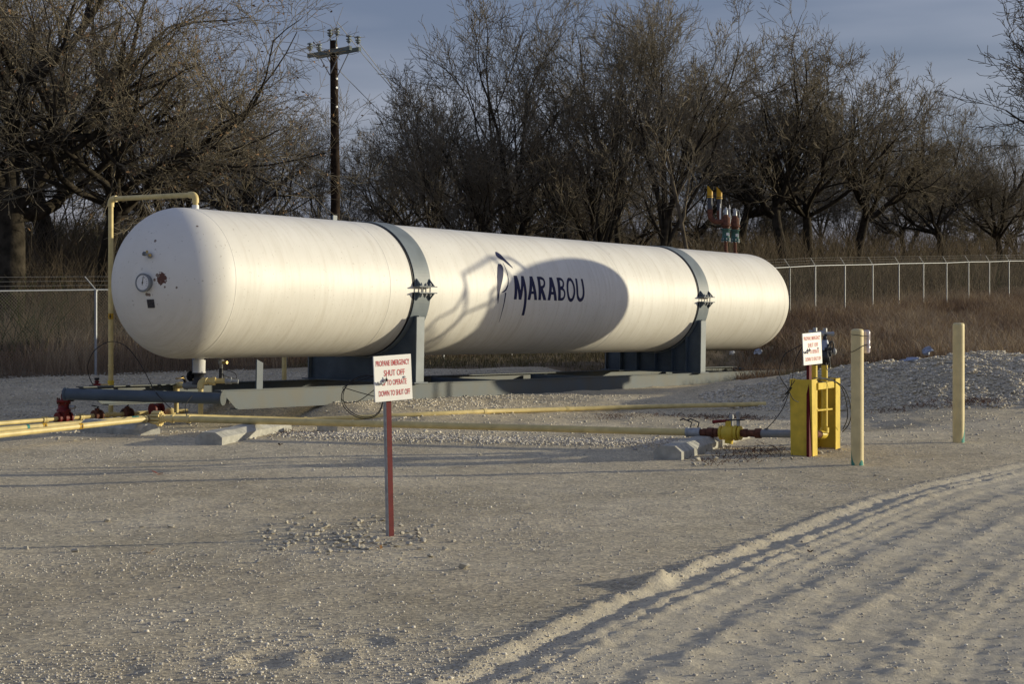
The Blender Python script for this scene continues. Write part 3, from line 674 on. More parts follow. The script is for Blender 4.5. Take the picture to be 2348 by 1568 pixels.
for p_, d in ((D1, D2-D1), (D3, D4-D3), (DD[3], DD[4]-DD[3]), (DD[4], DD[5]-DD[4])): coll(c2, p_, d, .058, .06)
E0, E1, E2, E3 = P(-60, 976, 30.5), P(105, 962, 31.9), P(253, 951, 33.0), P(430, 942, 33.9)
c1 = pipe('pipe_line', [E0, E1, E2, E3], rp*.92, 'cream', 'farthest cream pipe at lower left, carrying the red valve')
for px in (100, 106, 183, 188, 246, 262): 
    f = np.interp(px, [-60, 105, 253, 430], [0, 1, 2, 3]); i = min(2, int(f)); p_ = [E0, E1, E2, E3][i]*(1-(f-i))+[E0, E1, E2, E3][i+1]*(f-i)
    coll(c1, p_, E2-E1, .062 if px < 200 else .055, .045)
def onE(px):
    f = np.interp(px, [-60, 105, 253, 430], [0, 1, 2, 3]); i = min(2, int(f)); q = [E0, E1, E2, E3]; return q[i]*(1-(f-i))+q[i+1]*(f-i)
dE = nrm(E2-E1)
p = onE(145); rv = MB().disc(p, dE, .125, .045, 18).disc(p-dE*.13, dE, .115, .03, 18).disc(p+dE*.13, dE, .115, .03, 18).rod(p-dE*.14, p+dE*.14, .085, 16).rod(p, p+V(0, 0, .16), .10, 14).build('valve_body', 'redvalve', c1, 'red valve body')
MB().lathe(p, (0, 0, 1), [(.12, .13), (.17, .13), (.17, .105), (.30, .10), (.30, .13), (.34, .13), (.34, .05), (.44, .05), (.44, .055), (.46, .03), (.50, .012)], 16).build('bonnet', 'redvalve', rv)
for a in range(6):
    o = V(math.cos(a*1.047), math.sin(a*1.047), 0)*.115; MB().rod(p+o+V(0, 0, .26), p+o+V(0, 0, .38), .014, 6).build('bolt', 'rust', rv)
MB().ball(p+V(.17, -.05, .36), .05).rod(p+V(.08, 0, .34), p+V(.17, -.05, .36), .02, 8).build('knob', 'black', rv)
MB().disc(p+V(.18, -.06, .21), (1, -.3, 0), .035, .10, 10).rod(p+V(.08, 0, .21), p+V(.18, -.06, .21), .02, 8).build('side_port', 'galvdull', rv)
MB().tube([p+V(.2, -.06, .2), p+V(.24, -.08, .08), p+V(.2, -.08, -.02)], .007, 6).build('tubing', 'galvdull', rv)
for px, sc in ((222, 1), (291, 1)):
    p = onE(px); fl = MB().disc(p-dE*.07, dE, .11*sc, .03, 16).disc(p+dE*.07, dE, .11*sc, .03, 16).disc(p, dE, .07, .15, 12).rod(p, p+V(0, 0, .14), .045, 10).build('gate_valve', 'rust', c1, 'rust brown flanged valve')
    MB().tube([p+V(0, 0, .14), p+V(.02, 0, .17), p+V(-.16 if px > 250 else -.08, -.1, .0 if px > 250 else .20)], [.018, .016, .012], 6).build('lever', 'darkmetal', fl)
p = P(358, 938, 33.2); MB().disc(p-dE*.08, dE, .12, .04, 16).disc(p+dE*.08, dE, .14, .04, 16).rod(p-dE*.08, p+dE*.08, .10, 14).build('flange_set', 'redvalve', c1, 'dark red flange set')
MB().ball(P(389, 945, 33.5), .11, (1.1, .9, .8)).build('swivel', 'cream', c1)
# vent loop over the near end
ztop = P(448, 446, 31.93)[2]; T0 = V(*P(448, 478, 31.93)); Tt = V(T0[0], T0[1], ztop); Lf = P(254, 455, 33.2); Lf[2] = ztop-.02; Lb = V(Lf[0], Lf[1], P(254, 950, 33.0)[2])
pts = [T0-V(0, 0, .04)]+bend(T0, Tt, Lf, .10)+bend(Tt, Lf, Lb, .10)+[Lb]
vl = pipe('vent_loop', pts, .048, 'cream', 'tall cream pipe rising at left and bending over the near end of the tank', 'pipe')
for c, a_, b_ in ((Tt, T0, Lf), (Lf, Tt, Lb)):
    MB().tube([c+nrm(a_-c)*.15]+bend(a_, c, b_, .10, 7)+[c+nrm(b_-c)*.15], .062, 18).build('elbow', 'cream', vl)
MB().disc(T0+V(0, 0, .03), (0, 0, 1), .065, .07, 16).build('socket', 'white', vl)
k = P(254, 725, 33.2); MB().disc(V(Lb[0], Lb[1], k[2]), (0, 0, 1), .0505, .11, 20).build('tape', 'capyellow', vl)
MB().box((Lb[0]+.0, Lb[1]-.051, k[2]), (.008, 0, 0), (0, .001, 0), (0, 0, .045)).box((Lb[0], Lb[1]-.0515, k[2]), (.02, 0, 0), (0, .001, 0), (0, 0, .010)).build('arrow_mark', 'black', vl)
for py, r_ in ((838, .058), (846, .055)): MB().disc(V(Lb[0], Lb[1], P(0, py, 33.2)[2]), (0, 0, 1), r_, .03, 16).build('collar', 'cream', vl)
MB().rod(V(Lb[0], Lb[1], P(0, 884, 33.2)[2]-.15), V(Lb[0], Lb[1], P(0, 884, 33.2)[2]+.1), .062, 16).build('socket', 'yellow', vl)
# risers under the near end
r1b = P(404, 946, 33.2); r1t = P(404, 883, 33.2); r1e = P(432, 884, 33.0)
ri = pipe('riser_pipe', [r1b]+bend(r1b, r1t, r1e, .07)+[r1e], rp, 'cream', 'short cream riser under the tank end, left of the two')
MB().tube([r1t-V(0, 0, .12)]+bend(r1b, r1t, r1e, .08, 7)+[r1t+V(.11, 0, 0)], .062, 16).build('elbow', 'cream', ri)
MB().disc(P(404, 919, 33.2), (0, 0, 1), .075, .05, 16).disc(P(404, 915, 33.2), (0, 0, 1), .085, .02, 16).build('flange', 'cream', ri)
v_ = MB().rod(P(424, 884, 33.0), P(462, 882, 32.8), .075, 16).disc(P(430, 884, 33), (1, 0, 0), .085, .03, 14).disc(P(455, 883, 32.9), (1, 0, 0), .085, .03, 14).build('ball_valve', 'greyhose', ri)
MB().tube([P(424, 878, 32.9), P(420, 866, 32.8), P(408, 868, 32.7), P(402, 868, 32.7)], .012, 6).build('lever', 'brass', v_)
MB().rod(P(418, 862, 32.85), P(426, 876, 32.85), .03, 8).build('stem', 'black', v_)
r2b = P(460, 957, 30.4); Zr = 31.6; r2b = P(460, 957, Zr); r2t = P(460, 874, Zr); r2e = P(520, 873, Zr+.1)
rj = pipe('riser_pipe', [r2b]+bend(r2b, r2t, r2e, .07)+[r2e], rp*1.05, 'cream', 'cream riser and elbow under the tank end, ending in a silver hose coupling')
MB().tube([r2t-V(0, 0, .13)]+bend(r2b, r2t, r2e, .08, 7)+[r2t+V(.12, 0, 0)], .064, 16).build('elbow', 'cream', rj)
MB().disc(P(491, 874, Zr+.05), (1, 0, 0), .075, .05, 16).disc(P(486, 874, Zr+.05), (1, 0, 0), .065, .09, 16).build('collar', 'cream', rj)
hc = MB().rod(P(516, 873, Zr+.1), P(531, 873.5, Zr+.1), .058, 14).disc(P(518, 873, Zr+.1), (1, 0, 0), .068, .025, 14).disc(P(529, 873, Zr+.1), (1, 0, 0), .066, .025, 14).rod(P(531, 873.5, Zr+.1), P(546, 874.5, Zr+.1), .042, 14).build('coupler', 'galv', rj)
MB().tube([P(514, 867, Zr), P(512, 858, Zr), P(505, 856, Zr)], .012, 6).build('cam_arm', 'darkmetal', hc)
pb = P(651.5, 873, 40.0); pb[2] = gz(pb[0], pb[1]); po = thing('back_riser', pb, 'cream upright pipe behind the tank, left of the first saddle', 'pipe')
MB().rod(pb-V(0, 0, .1), pb+V(0, 0, 1.6), .055, 14).build('pipe_run', 'cream', po); MB().disc(pb+V(0, 0, .06), (0, 0, 1), .07, .10, 14).build('collar', 'cream', po); MB().ball(pb+V(0, 0, 1.6), .056, (1, 1, .6)).build('cap', 'cream', po)
# small regulator on the far skid beam
p = P(222, 884, 32.6); rg = thing('regulator', p, 'small red regulator with black cap on the far skid beam', 'regulator')
MB().disc(p+V(0, 0, -.01), (1, 0, 0), .05, .13, 12).rod(p, p+V(0, 0, .10), .032, 12).disc(p+V(0, 0, .07), (0, 0, 1), .045, .03, 12).build('body', 'redvalve', rg)
MB().disc(p+V(0, 0, .125), (0, 0, 1), .048, .04, 12).build('cap', 'black', rg)
MB().disc(p+V(.12, 0, -.01), (1, 0, 0), .042, .08, 8).disc(p+V(.19, 0, 0), (1, 0, 0), .03, .07, 8).build('fitting', 'brass', rg)
MB().disc(p+V(-.10, 0, -.02), (1, 0, 0), .03, .08, 8).build('inlet', 'black', rg)
def cable(pts, r, label, n=48, m_='black', name='cable'):
    pts = curve(pts, n); c = MB().tube(pts, r, 6); return tag(c.build(name, m_), label, 'cable')
cable([P(214, 884, 32.5), P(204, 862, 32.4), P(202, 835, 32.2), P(218, 802, 32.0), P(254, 783, 31.7), P(290, 795, 31.5), P(325, 840, 31.4), P(352, 892, 31.0), P(375, 920, 30.4), P(392, 937, 30.0)], .008, 'thin black cable arching past the tall pipe at left')
cable([P(440, 908, 30.3), P(425, 930, 29.6), P(428, 955, 28.8), P(430, 972, 28.2)], .008, 'thin black cable hanging below the skid end pipe')
cable([P(507, 860, 32), P(540, 868, 32), P(537, 855, 32), P(505, 845, 32)], .007, 'thin cable at the drain valve under the tank')

# ------------------------------------------------------------------ signs
def text_mesh(body, height, width, bold=.012):
    cu = bpy.data.curves.new('t', 'FONT'); cu.body = body; cu.size = 1; cu.offset = bold; cu.resolution_u = 3
    o = bpy.data.objects.new('t', cu); COL.objects.link(o); dg = bpy.context.evaluated_depsgraph_get(); e = o.evaluated_get(dg)
    me = e.to_mesh(); vs = np.array([v.co[:] for v in me.vertices]); fs = [tuple(p.vertices) for p in me.polygons]; e.to_mesh_clear()
    bpy.data.objects.remove(o); bpy.data.curves.remove(cu)
    lo, hi = vs.min(0), vs.max(0); vs[:, 0] = (vs[:, 0]-(lo[0]+hi[0])/2)/(hi[0]-lo[0])*width; vs[:, 1] = (vs[:, 1]-(lo[1]+hi[1])/2)/(hi[1]-lo[1])*height
    return vs, fs
def sign(TLc, Wv, Uv, post_top, post_bot, label, side):
    base = V(*post_bot); base[2] = gz(base[0], base[1]); s = thing('shutoff_sign', base, label, 'sign', 'propane emergency shut off signs')
    Nn = nrm(np.cross(Wv, -Uv)); Nn = Nn if Nn[1] < 0 else -Nn
    C = TLc+Wv/2+Uv/2; Up = -Uv
    pn = MB().box(C-Nn*.006, Wv/2, Up/2, Nn*.006).build('panel', 'white', s)
    w, h = np.linalg.norm(Wv), np.linalg.norm(Uv); wu, uu = Wv/w, Up/h
    for t, cy, hh, cx, ww in (('PROPANE EMERGENCY', .165, .125, .5, .90), ('SHUT OFF', .385, .135, .535, .56), ('UP TO OPERATE', .595, .125, .525, .66), ('DOWN TO SHUT OFF', .825, .125, .52, .84)):
        vs, fs = text_mesh(t, h*hh, w*ww, .012)
        o = TLc+Wv*cx+Uv*cy+Nn*.0022
        MB().add([o+wu*v[0]+uu*v[1] for v in vs], fs).build('lettering', 'signtext', pn)
    pt = V(*post_top); d = nrm(base-pt); sd_ = wu-d*(wu@d); sd_ = nrm(sd_); nd = np.cross(sd_, d)
    # U-channel post: red face with a bare grey side
    mid = (pt+base)/2; hl = (base-d*-.15-pt)/2; mid = pt+hl
    ctr = mid
    MB().box(ctr, sd_*.030, nd*.004, hl).box(ctr+sd_*.026-nd*.018*np.sign(nd@Nn), sd_*.004, nd*.014, hl).build('post', 'post_red', s)
    MB().box(ctr-sd_*.030-nd*.018*np.sign(nd@Nn), sd_*.004, nd*.020, hl).build('post_side', 'galvdull' if side else 'post_red', s, 'bare grey side of the post' if side else None)
    for f in (.30, .72):
        p = TLc+Wv*(.5+.27*(f > .5)+.0)+Uv*(.48 if f > .5 else .5)*1.0+Nn*.006
    MB().disc(TLc+Wv*.80+Uv*.50+Nn*.006, Nn, .010, .012, 8).build('bolt', 'galvdull', pn)
    c0 = TLc+Wv*.13+Uv*.60+Nn*.018
    k = MB().ball(c0, .014, (1.3, 1, 1)).rod(c0-wu*.035+uu*.012, c0+wu*.02-uu*.008, .009, 8).rod(c0, c0+wu*.06+uu*.012, .007, 8).rod(c0+wu*.02-uu*.012, c0+wu*.055+uu*.035, .006, 8).build('toggle_valve', 'galvdull', s)
    MB().ball(c0+wu*.070+uu*.03, .013, (1, 1, 1.2)).rod(c0+wu*.07+uu*.035, c0+wu*.07+uu*.06, .004, 6).build('knob', 'black', k)
    return s, c0
Z1 = 16.14
tl = P(856, 817.5, Z1); Wv = V(.326, .318, .012); Uv = V(-.016, 0, -.424); Uv = V(.018, 0, -.424)
cpos = tl+Wv*.47
s1, k1 = sign(tl, Wv, Uv, P(889, 850, Z1+.22), P(897, 1228, 16.28), 'white propane emergency shut off sign on a red post in the foreground', 1)
tl2 = P(1839.5, 765, 23.5); Wv2 = V(.308, .34, .012); Uv2 = V(.018, 0, -.428)
s2, k2 = sign(tl2, Wv2, Uv2, P(1857, 800, 23.72), P(1857, 1046, 23.62), 'white propane emergency shut off sign on a red post in front of the yellow stand', 0)
kx = k1
co = []
for i in range(70):
    a = 2*math.pi*i/30; wob = .010*math.sin(a*1.7); cx, cy = 836+ (i/70)*3-2, 911-(i//30)*2
    rx, rz = (49-(i/70)*6), (50-(i/70)*3)
    co.append(P(cx+rx*math.cos(a+.9)+4*math.sin(2*a), cy-rz*math.sin(a+.9), 16.46+.03*math.sin(a*.5)))
co = [P(878, 872, 16.45), P(862, 862, 16.45)]+co[8:]+[P(885, 915, 16.46), P(889, 905, 16.46)]
cable(co, .0042, 'black cable coiled beside the foreground sign', 240)
cable([P(872, 866, 16.4), P(840, 862, 16.42), P(800, 880, 16.4), P(783, 905, 16.4), P(790, 922, 16.4), P(820, 920, 16.4), P(850, 900, 16.35), P(872, 882, 16.3)], .0042, 'loose loop of black cable left of the foreground sign', 60)

# ------------------------------------------------------------------ yellow stand (bulkhead)
b1 = V(3.98+.02, 23.72, 0); bd = nrm(V(.46, .89, 0)); bw = nrm(V(.89, -.46, 0))
bh = thing('pipe_stand', b1, 'yellow steel stand of two channel posts and a crossbar holding riser pipes', 'pipe stand')
def channel(c, h, fl, lean, z0, par, parm='yellow'):
    # web across bw, flanges along +bd / -bd
    o = V(*c); W2 = .155
    ob = MB(); U_ = V(lean, 0, h)/2
    ob.box(o+V(lean/2, 0, h/2), bw*W2, bd*.006, U_)
    for s_ in (-1, 1): ob.box(o+V(lean/2, 0, h/2)+bw*s_*(W2-.006)+bd*fl*.5*1.0+bd*.007*np.sign(fl), bw*.006, bd*abs(fl)*.5, U_)
    return ob.build('channel_post', parm, par)
q1 = P(1838, 1046, 23.72); q1[2] = 0; q2 = P(1901, 1028, 24.75); q2[2] = 0
z1 = P(0, 870, 23.72)[2]; z2 = P(0, 855.5, 24.75)[2]
z2 = P(0, 866, 24.75)[2]
channel(q1-V(0, 0, .05), z1+.05, .20, -.015, 0, bh); channel(q2-V(0, 0, .05)+bd*.0, z2+.05, -.20, 0, 0, bh)
mA = P(1868, 886, 23.85); mB = P(1918, 879, 24.78)
MB().box((mA+mB)/2, (mB-mA)/2, bw*.05, V(0, 0, .045)).build('crossbar', 'yellow', bh)
mA = P(1868, 941, 23.85); mB = P(1917, 936, 24.78)
MB().box((mA+mB)/2, (mB-mA)/2, bw*.035, V(0, 0, .010)).build('rung', 'yellow', bh)
def riser(px, Y, ytop, ybot, label, r=.045, elbow=None):
    a = P(px, ybot, Y); t = P(px, ytop, Y)
    b = MB()
    if elbow is not None: b.tube([elbow]+bend(elbow, a, t, .06)+[t], r, 14)
    else: b.rod(a, t, r, 14)
    o = b.build('riser', 'yellow', bh, label)
    for yy in (938, 884): MB().disc(P(px, yy, Y), (0, 0, 1), r+.012, .03, 14).build('clamp', 'yellow', o)
    return o
ra = riser(1866, 24.0, 836, 1035, 'left yellow riser behind the sign', .044)
el2 = P(1876, 996, 24.35); rb = riser(1890, 24.45, 836, 997, 'right yellow riser with an elbow at its foot', .044, el2)
MB().tube([P(1878, 996, 24.35)]+bend(P(1878, 996, 24.35), P(1890, 997, 24.45), P(1890, 960, 24.45), .06, 7)+[P(1890, 980, 24.45)], .062, 14).build('elbow', 'yellow', rb)
MB().rod(P(1868, 995, 24.2), P(1879, 996, 24.35), .05, 12).build('nipple', 'rust', rb)
for Y, px, nm in ((24.0, 1868, 0), (24.45, 1891, 1)):
    c = P(px, 822, Y)
    hv = MB().lathe(c, (0, 0, 1), [(-.09, .05), (-.05, .06), (-.05, .075), (.10, .075), (.10, .05), (.24, .045), (.24, .03), (.34, .028)], 14).build('globe_valve', 'darkmetal', bh)
    MB().lathe(c, (0, 0, 1), [(.12, .052), (.20, .056), (.26, .04)], 12).build('bonnet', 'plastic_blue', hv)
    MB().rod(c+V(-.06, -.0, .36), c+V(.11, .03, .345), .026, 10).disc(c+V(-.06, 0, .36), (1, 0, 0), .036, .05, 6).disc(c+V(.11, .03, .345), (1, 0, 0), .036, .04, 6).disc(c+V(0, 0, .40), (0, 0, 1), .03, .05, 6).build('tee', 'galv', hv)
c = P(1903, 800, 24.4); hw = MB()
ringp = [c+V(.02*math.sin(a), .0, 0)+V(.045*math.cos(a), .02*math.cos(a), .105*math.sin(a)) for a in np.linspace(0, 2*math.pi, 25)]
hw.tube(ringp, .011, 8); hw.rod(c-V(.08, 0, 0), c+V(.02, 0, 0), .02, 8)
for a in range(5): hw.rod(c, c+V(.045*math.cos(a*1.257), .02*math.cos(a*1.257), .105*math.sin(a*1.257)), .008, 6)
hw.build('hand_wheel', 'darkmetal', bh)
c = P(1912, 806, 24.5); MB().ball(c, .035, (1, 1, 1.5)).rod(c-V(.08, 0, 0), c, .012, 6).build('bleed_valve', 'galvdull', bh)
MB().tube(curve([P(1899, 815, 24.4), P(1903, 840, 24.35), P(1896, 848, 24.3), P(1893, 832, 24.3)], 20), .006, 6).build('chain', 'darkmetal', bh)
# cables around the stand
cable([P(1830, 922, 23.6), P(1817, 914, 23.5), P(1805, 935-45, 23.5), P(1790, 868, 23.5), P(1786, 838+10, 23.5), P(1797, 815, 23.5), P(1815, 792+10, 23.5), P(1838, 790, 23.6)], .006, 'black cable looping left of the far sign')
cable([P(1745, 988, 24.5), P(1762, 978, 24.2), P(1792, 940, 23.8), P(1812, 888, 23.6), P(1822, 830, 23.6), P(1836, 800, 23.6), P(1842, 796, 23.6)], .006, 'black cable rising from the yellow valve to the far sign')
cable([P(1794, 921, 23.7), P(1815, 868-0+20, 23.6), P(1832, 925-15, 23.6), P(1845, 905, 23.6)][:2]+[P(1800, 905, 23.6), P(1822, 868+4, 23.55)], .006, 'short black cable crossing beside the yellow stand', 30)
cable([P(1862, 868, 23.9), P(1880, 866, 24.0), P(1902, 870, 24.2), P(1930, 885, 24.2), P(1946, 915, 24.2), P(1951, 950, 24.2), P(1944, 975, 24.3), P(1931, 990, 24.5)], .007, 'outer black hose drooping right of the yellow stand')
cable([P(1862, 874, 23.9), P(1885, 869, 24.0), P(1915, 876, 24.2), P(1932, 895, 24.3), P(1941, 930, 24.3), P(1942, 960, 24.4), P(1932, 984, 24.6)], .007, 'inner black hose drooping right of the yellow stand')
cable([P(1866, 872, 23.95), P(1890, 876, 24.2), P(1925, 876, 24.7), P(1895, 868, 24.3), P(1868, 870, 24.0)], .009, 'black hose bundle lying on the yellow crossbar')

# ------------------------------------------------------------------ bollards
def bollard(px, ytop, ybot, Y, r, label):
    b = P(px, ybot, Y); b[2] = gz(b[0], b[1]); h = P(px, ytop, Y)[2]-b[2]
    o = thing('bollard', b, label, 'bollard', 'cream steel bollards')
    MB().lathe(b, (0, 0, 1), [(-.15, r), (.0, r), (h*.33, r), (h*.66, r), (h-.035, r)], 28, True).build('pipe_body', 'bollard', o)
    MB().lathe(b, (0, 0, 1), [(h-.036, r), (h-.02, r*.97), (h-.006, r*.86), (h, r*.6), (h+.002, .001)], 28).build('cap', 'bollard', o)
    return o, b, h
bo1, bb1, h1 = bollard(1965, 754, 1068, 22.5, .081, 'cream steel bollard with a strapped plastic bottle, beside the yellow stand')
bo2, bb2, h2 = bollard(2197, 740, 1015, 25.6, .085, 'cream steel bollard with green primer at its foot, farthest right')
def patch(o, b, r, a0, a1, zf, m_):
    mb = MB(); n = 10; vs = []
    for i in range(n+1):
        a = math.radians(a0+(a1-a0)*i/n); z = zf(i/n); vs += [b+V((r+.0012)*math.cos(a), (r+.0012)*math.sin(a), 0), b+V((r+.0012)*math.cos(a), (r+.0012)*math.sin(a), z)]
    mb.add(vs, [(2*i, 2*i+2, 2*i+3, 2*i+1) for i in range(n)], True).build('primer_patch', m_, o)
patch(bo1, bb1, .081, 190, 235, lambda f: .03+.18*(1-f)**2, 'teal'); patch(bo1, bb1, .081, 275, 330, lambda f: .02+.05*math.sin(f*3.1), 'teal')
patch(bo2, bb2, .085, 285, 350, lambda f: .05+.34*f*f, 'teal')
c = P(1986.5, 783, 22.62); bt = thing('plastic_bottle', c-V(0, 0, .15), 'clear plastic bottle strapped to the top of the nearer bollard', 'bottle')
MB().lathe(c-V(0, 0, .15), (0, 0, 1), [(0, .02), (.0, .035), (.02, .045), (.10, .047), (.105, .043), (.20, .046), (.27, .047), (.295, .04), (.30, .02)], 16).build('body', 'pinkwrap', bt)
for dz in (.0, -.17):
    cc = bb1+V(0, 0, h1-.08+dz); n = 32; rr = []
    for i in range(n+1):
        a = 2*math.pi*i/n; x, y = math.cos(a), math.sin(a)
        e = max(0, x)**3*.06
        rr.append(cc+V(x*(.0845+e), y*.0845, (.05*x if dz else -.01*x)))
    tag(MB().tube(rr, .0035, 6).build('cord', 'black'), 'upper black cord round the nearer bollard and its bottle' if dz == 0 else 'lower black cord round the nearer bollard and its bottle', 'cord')

# ------------------------------------------------------------------ fence
def fence(pts, spacing, label, linkr, zoff=0, sink=.0):
    s = thing('chain_link_fence', (pts[0][0], pts[0][1], gz(*pts[0])), label, 'fence')
    P3 = []
    for a, b in zip(pts[:-1], pts[1:]):
        n = max(1, round(np.linalg.norm(b-a)/spacing)); P3 += [a+(b-a)*i/n for i in range(n)]
    P3.append(pts[-1]); P3 = [V(p[0], p[1], gz(*p)+zoff) for p in P3]
    H_ = 2.13
    for p in P3:
        po = MB().rod(p-V(0, 0, .2), p+V(0, 0, H_-.02), .035, 12).build('post', 'galv', s)
        i = [id(x) for x in P3].index(id(p)); d = P3[min(i+1, len(P3)-1)]-P3[max(0, i-1)]; out = nrm(V(-d[1], d[0], 0))
        out = nrm(V(-d[0]*1.0, -d[1]*.6, 0)+out*.9)
        MB().rod(p+V(0, 0, H_), p+V(0, 0, H_)+out*.27+V(0, 0, .33), .018, 8).disc(p+V(0, 0, H_-.02), (0, 0, 1), .045, .05, 10).build('barb_arm', 'galvdull', po)
    MB().tube([p+V(0, 0, H_) for p in P3], .021, 10).build('top_rail', 'galv', s)
    for k in (.34, .67, 1.0):
        wp = []
        for i, p in enumerate(P3):
            d = P3[min(i+1, len(P3)-1)]-P3[max(0, i-1)]; out = nrm(V(-d[1], d[0], 0)); out = nrm(V(-d[0]*1.0, -d[1]*.6, 0)+out*.9)
            wp.append(p+V(0, 0, H_)+out*.27*k+V(0, 0, .33*k))
        MB().tube(wp, .0045, 4).build('barbed_wire', 'barbed', s)
    vs = []; fs = []
    def quadwire(a, b):
        d = nrm(b-a); sd_ = nrm(V(-d[1], d[0], 0)) if abs(d[2]) < .99 else V(1, 0, 0); o1 = np.cross(d, sd_)*linkr; o2 = sd_*linkr; k = len(vs)
        for q_ in (a, b): vs.extend([q_+o1, q_-o1*.5+o2*.87, q_-o1*.5-o2*.87])
        for j in range(3): fs.append((k+j, k+(j+1) % 3, k+3+(j+1) % 3, k+3+j))
    # woven wire: crossing diagonals, clipped panel by panel
    step = .085; hgt = H_-.05
    for a, b in zip(P3[:-1], P3[1:]):
        L_ = np.linalg.norm((b-a)[:2]); e = (b-a)/L_
        for sg in (1, -1):
            x = -hgt+ (0 if sg > 0 else 0)
            while x < L_:
                x0, x1 = max(x, 0), min(x+hgt, L_)
                if x1 > x0:
                    h0, h1_ = (x0-x), (x1-x)
                    if sg < 0: h0, h1_ = hgt-h0, hgt-h1_
                    quadwire(a+e*x0+V(0, 0, .03+h0), a+e*x1+V(0, 0, .03+h1_))
                x += step
    me = mesh_np('chain_link', np.array(vs)-np.array(s.location), [np.array(fs)]); me.materials.append(M['linkwire'])
    o = bpy.data.objects.new('chain_link', me); COL.objects.link(o); o.parent = s; o['kind'] = 'stuff'
    return s
fence([V(-15.5, 39.35), V(-10.4, 43.6), V(-8.28, 45.35), V(-6.1, 47.1)], 2.75, 'near stretch of chain link fence with barbed wire, behind the tank end at left', .0034)
fence([V(-6.1, 47.1), V(2.0, 57.0), V(11.6, 72.9)], 3.05, 'middle stretch of chain link fence hidden behind the long tank', .0026)
fence([V(11.6, 72.9)]+[V(13.1, 75.4)+V(1.755, 2.49)*i for i in range(0, 12)], 3.05, 'far stretch of chain link fence across the brown field at right', .0022, -.0)

# ------------------------------------------------------------------ utility pole
up0 = V(-5.6, 55.0, 0); up0[2] = gz(-5.6, 55); pt = P(764.5, 92, 55)
ul = thing('utility_pole', up0, 'dark wooden utility pole with a double crossarm and grey insulators', 'utility pole')
MB().tube([up0-V(0, 0, .3), P(769, 420, 55), pt], [.17, .145, .115], 16).build('pole', 'wood', ul)
ad = nrm(V(1.53, -1.9, 0)); an = nrm(V(1.9, 1.53, 0)); ac = P(765, 119.5, 55)
for s_, nm in ((-1, 0), (1, 1)):
    MB().box(ac+an*s_*.17, ad*1.22, an*.045, V(0, 0, .062)).build('crossarm', 'arm_wood', ul)
def insul(p, nm='insulator'):
    o = MB().lathe(p, (0, 0, 1), [(0, .02), (.0, .045), (.05, .05), (.05, .085), (.075, .08), (.08, .05), (.11, .05), (.11, .095), (.135, .09), (.15, .04), (.20, .045), (.20, .10), (.235, .08), (.25, .03), (.27, .001)], 14).build(nm, 'ceramic', ul)
    MB().rod(p-V(0, 0, .12), p, .012, 6).build('pin', 'galvdull', o)
for f in (-1.12, 1.12):
    for s_ in (-1, 1): insul(ac+ad*f+an*s_*.17+V(0, 0, .16))
for s_ in (-1, 1):
    b_ = pt+ad*s_*.20+V(0, 0, .13); insul(b_); MB().tube([b_-V(0, 0, .05), pt+ad*s_*.12+V(0, 0, -.12), pt+ad*s_*.12-V(0, 0, .5)], .02, 8).build('top_bracket', 'arm_wood', ul)
for s_ in (-1, 1):
    for k in (-1, 1): MB().box((ac+ad*s_*.62+an*k*.17-V(0, 0, .06)+ac+an*k*.13-V(0, 0, .72))/2, (ad*s_*.62+V(0, 0, .66))/2, an*.004, nrm(np.cross(ad*s_*.62+V(0, 0, .66), an))*.02).build('brace', 'galvdull', ul)
for zz in (.25, 1.22, 1.5, 2.1): MB().disc(pt-V(-.10, .09, zz), (1, -1, 0), .04, .06, 6).build('bolt', 'galv', ul)
for k, (f, oz) in enumerate(((1.12, .40), (.18, .40), (-1.12, .40))):
    a = ac+ad*f+V(0, 0, oz if k != 1 else .95); e = P(1440+k*20, 330+k*10, 120)
    pts = [a*(1-t)+e*t-V(0, 0, 4.5*4*t*(1-t)) for t in np.linspace(0, 1, 24)]
    MB().tube(pts, .012, 5).build('wire', 'galvdull', ul)

# ------------------------------------------------------------------ trees
def tubes_np(groups):
    """groups: list of (centres (B,n,3), radii (B,n), sides) -> verts, quads"""
    VV = []; QQ = []; base = 0
    for C_, Rr, k in groups:
        B, n, _ = C_.shape; T = np.empty_like(C_); T[:, 1:-1] = C_[:, 2:]-C_[:, :-2]; T[:, 0] = C_[:, 1]-C_[:, 0]; T[:, -1] = C_[:, -1]-C_[:, -2]
        T /= np.linalg.norm(T, axis=2, keepdims=True)+1e-9
        ref = np.where(np.abs(T[:, :1, 2:3]) < .8, np.array([[[0, 0, 1.]]]), np.array([[[1., 0, 0]]])); ref = np.broadcast_to(ref, T.shape)
        U = np.cross(T, ref); U /= np.linalg.norm(U, axis=2, keepdims=True)+1e-9; Wd = np.cross(T, U)
        an = np.arange(k)*2*np.pi/k
        ringv = C_[:, :, None]+Rr[:, :, None, None]*(np.cos(an)[None, None, :, None]*U[:, :, None]+np.sin(an)[None, None, :, None]*Wd[:, :, None])
        VV.append(ringv.reshape(-1, 3)); b0 = (np.arange(B)*n*k)[:, None, None]+(np.arange(n-1)*k)[None, :, None]; j = np.arange(k)[None, None]; j2 = (j+1) % k
        q = np.stack([b0+j, b0+j2, b0+k+j2, b0+k+j], -1).reshape(-1, 4)+base; QQ.append(q); base += B*n*k
    return np.concatenate(VV), np.concatenate(QQ)
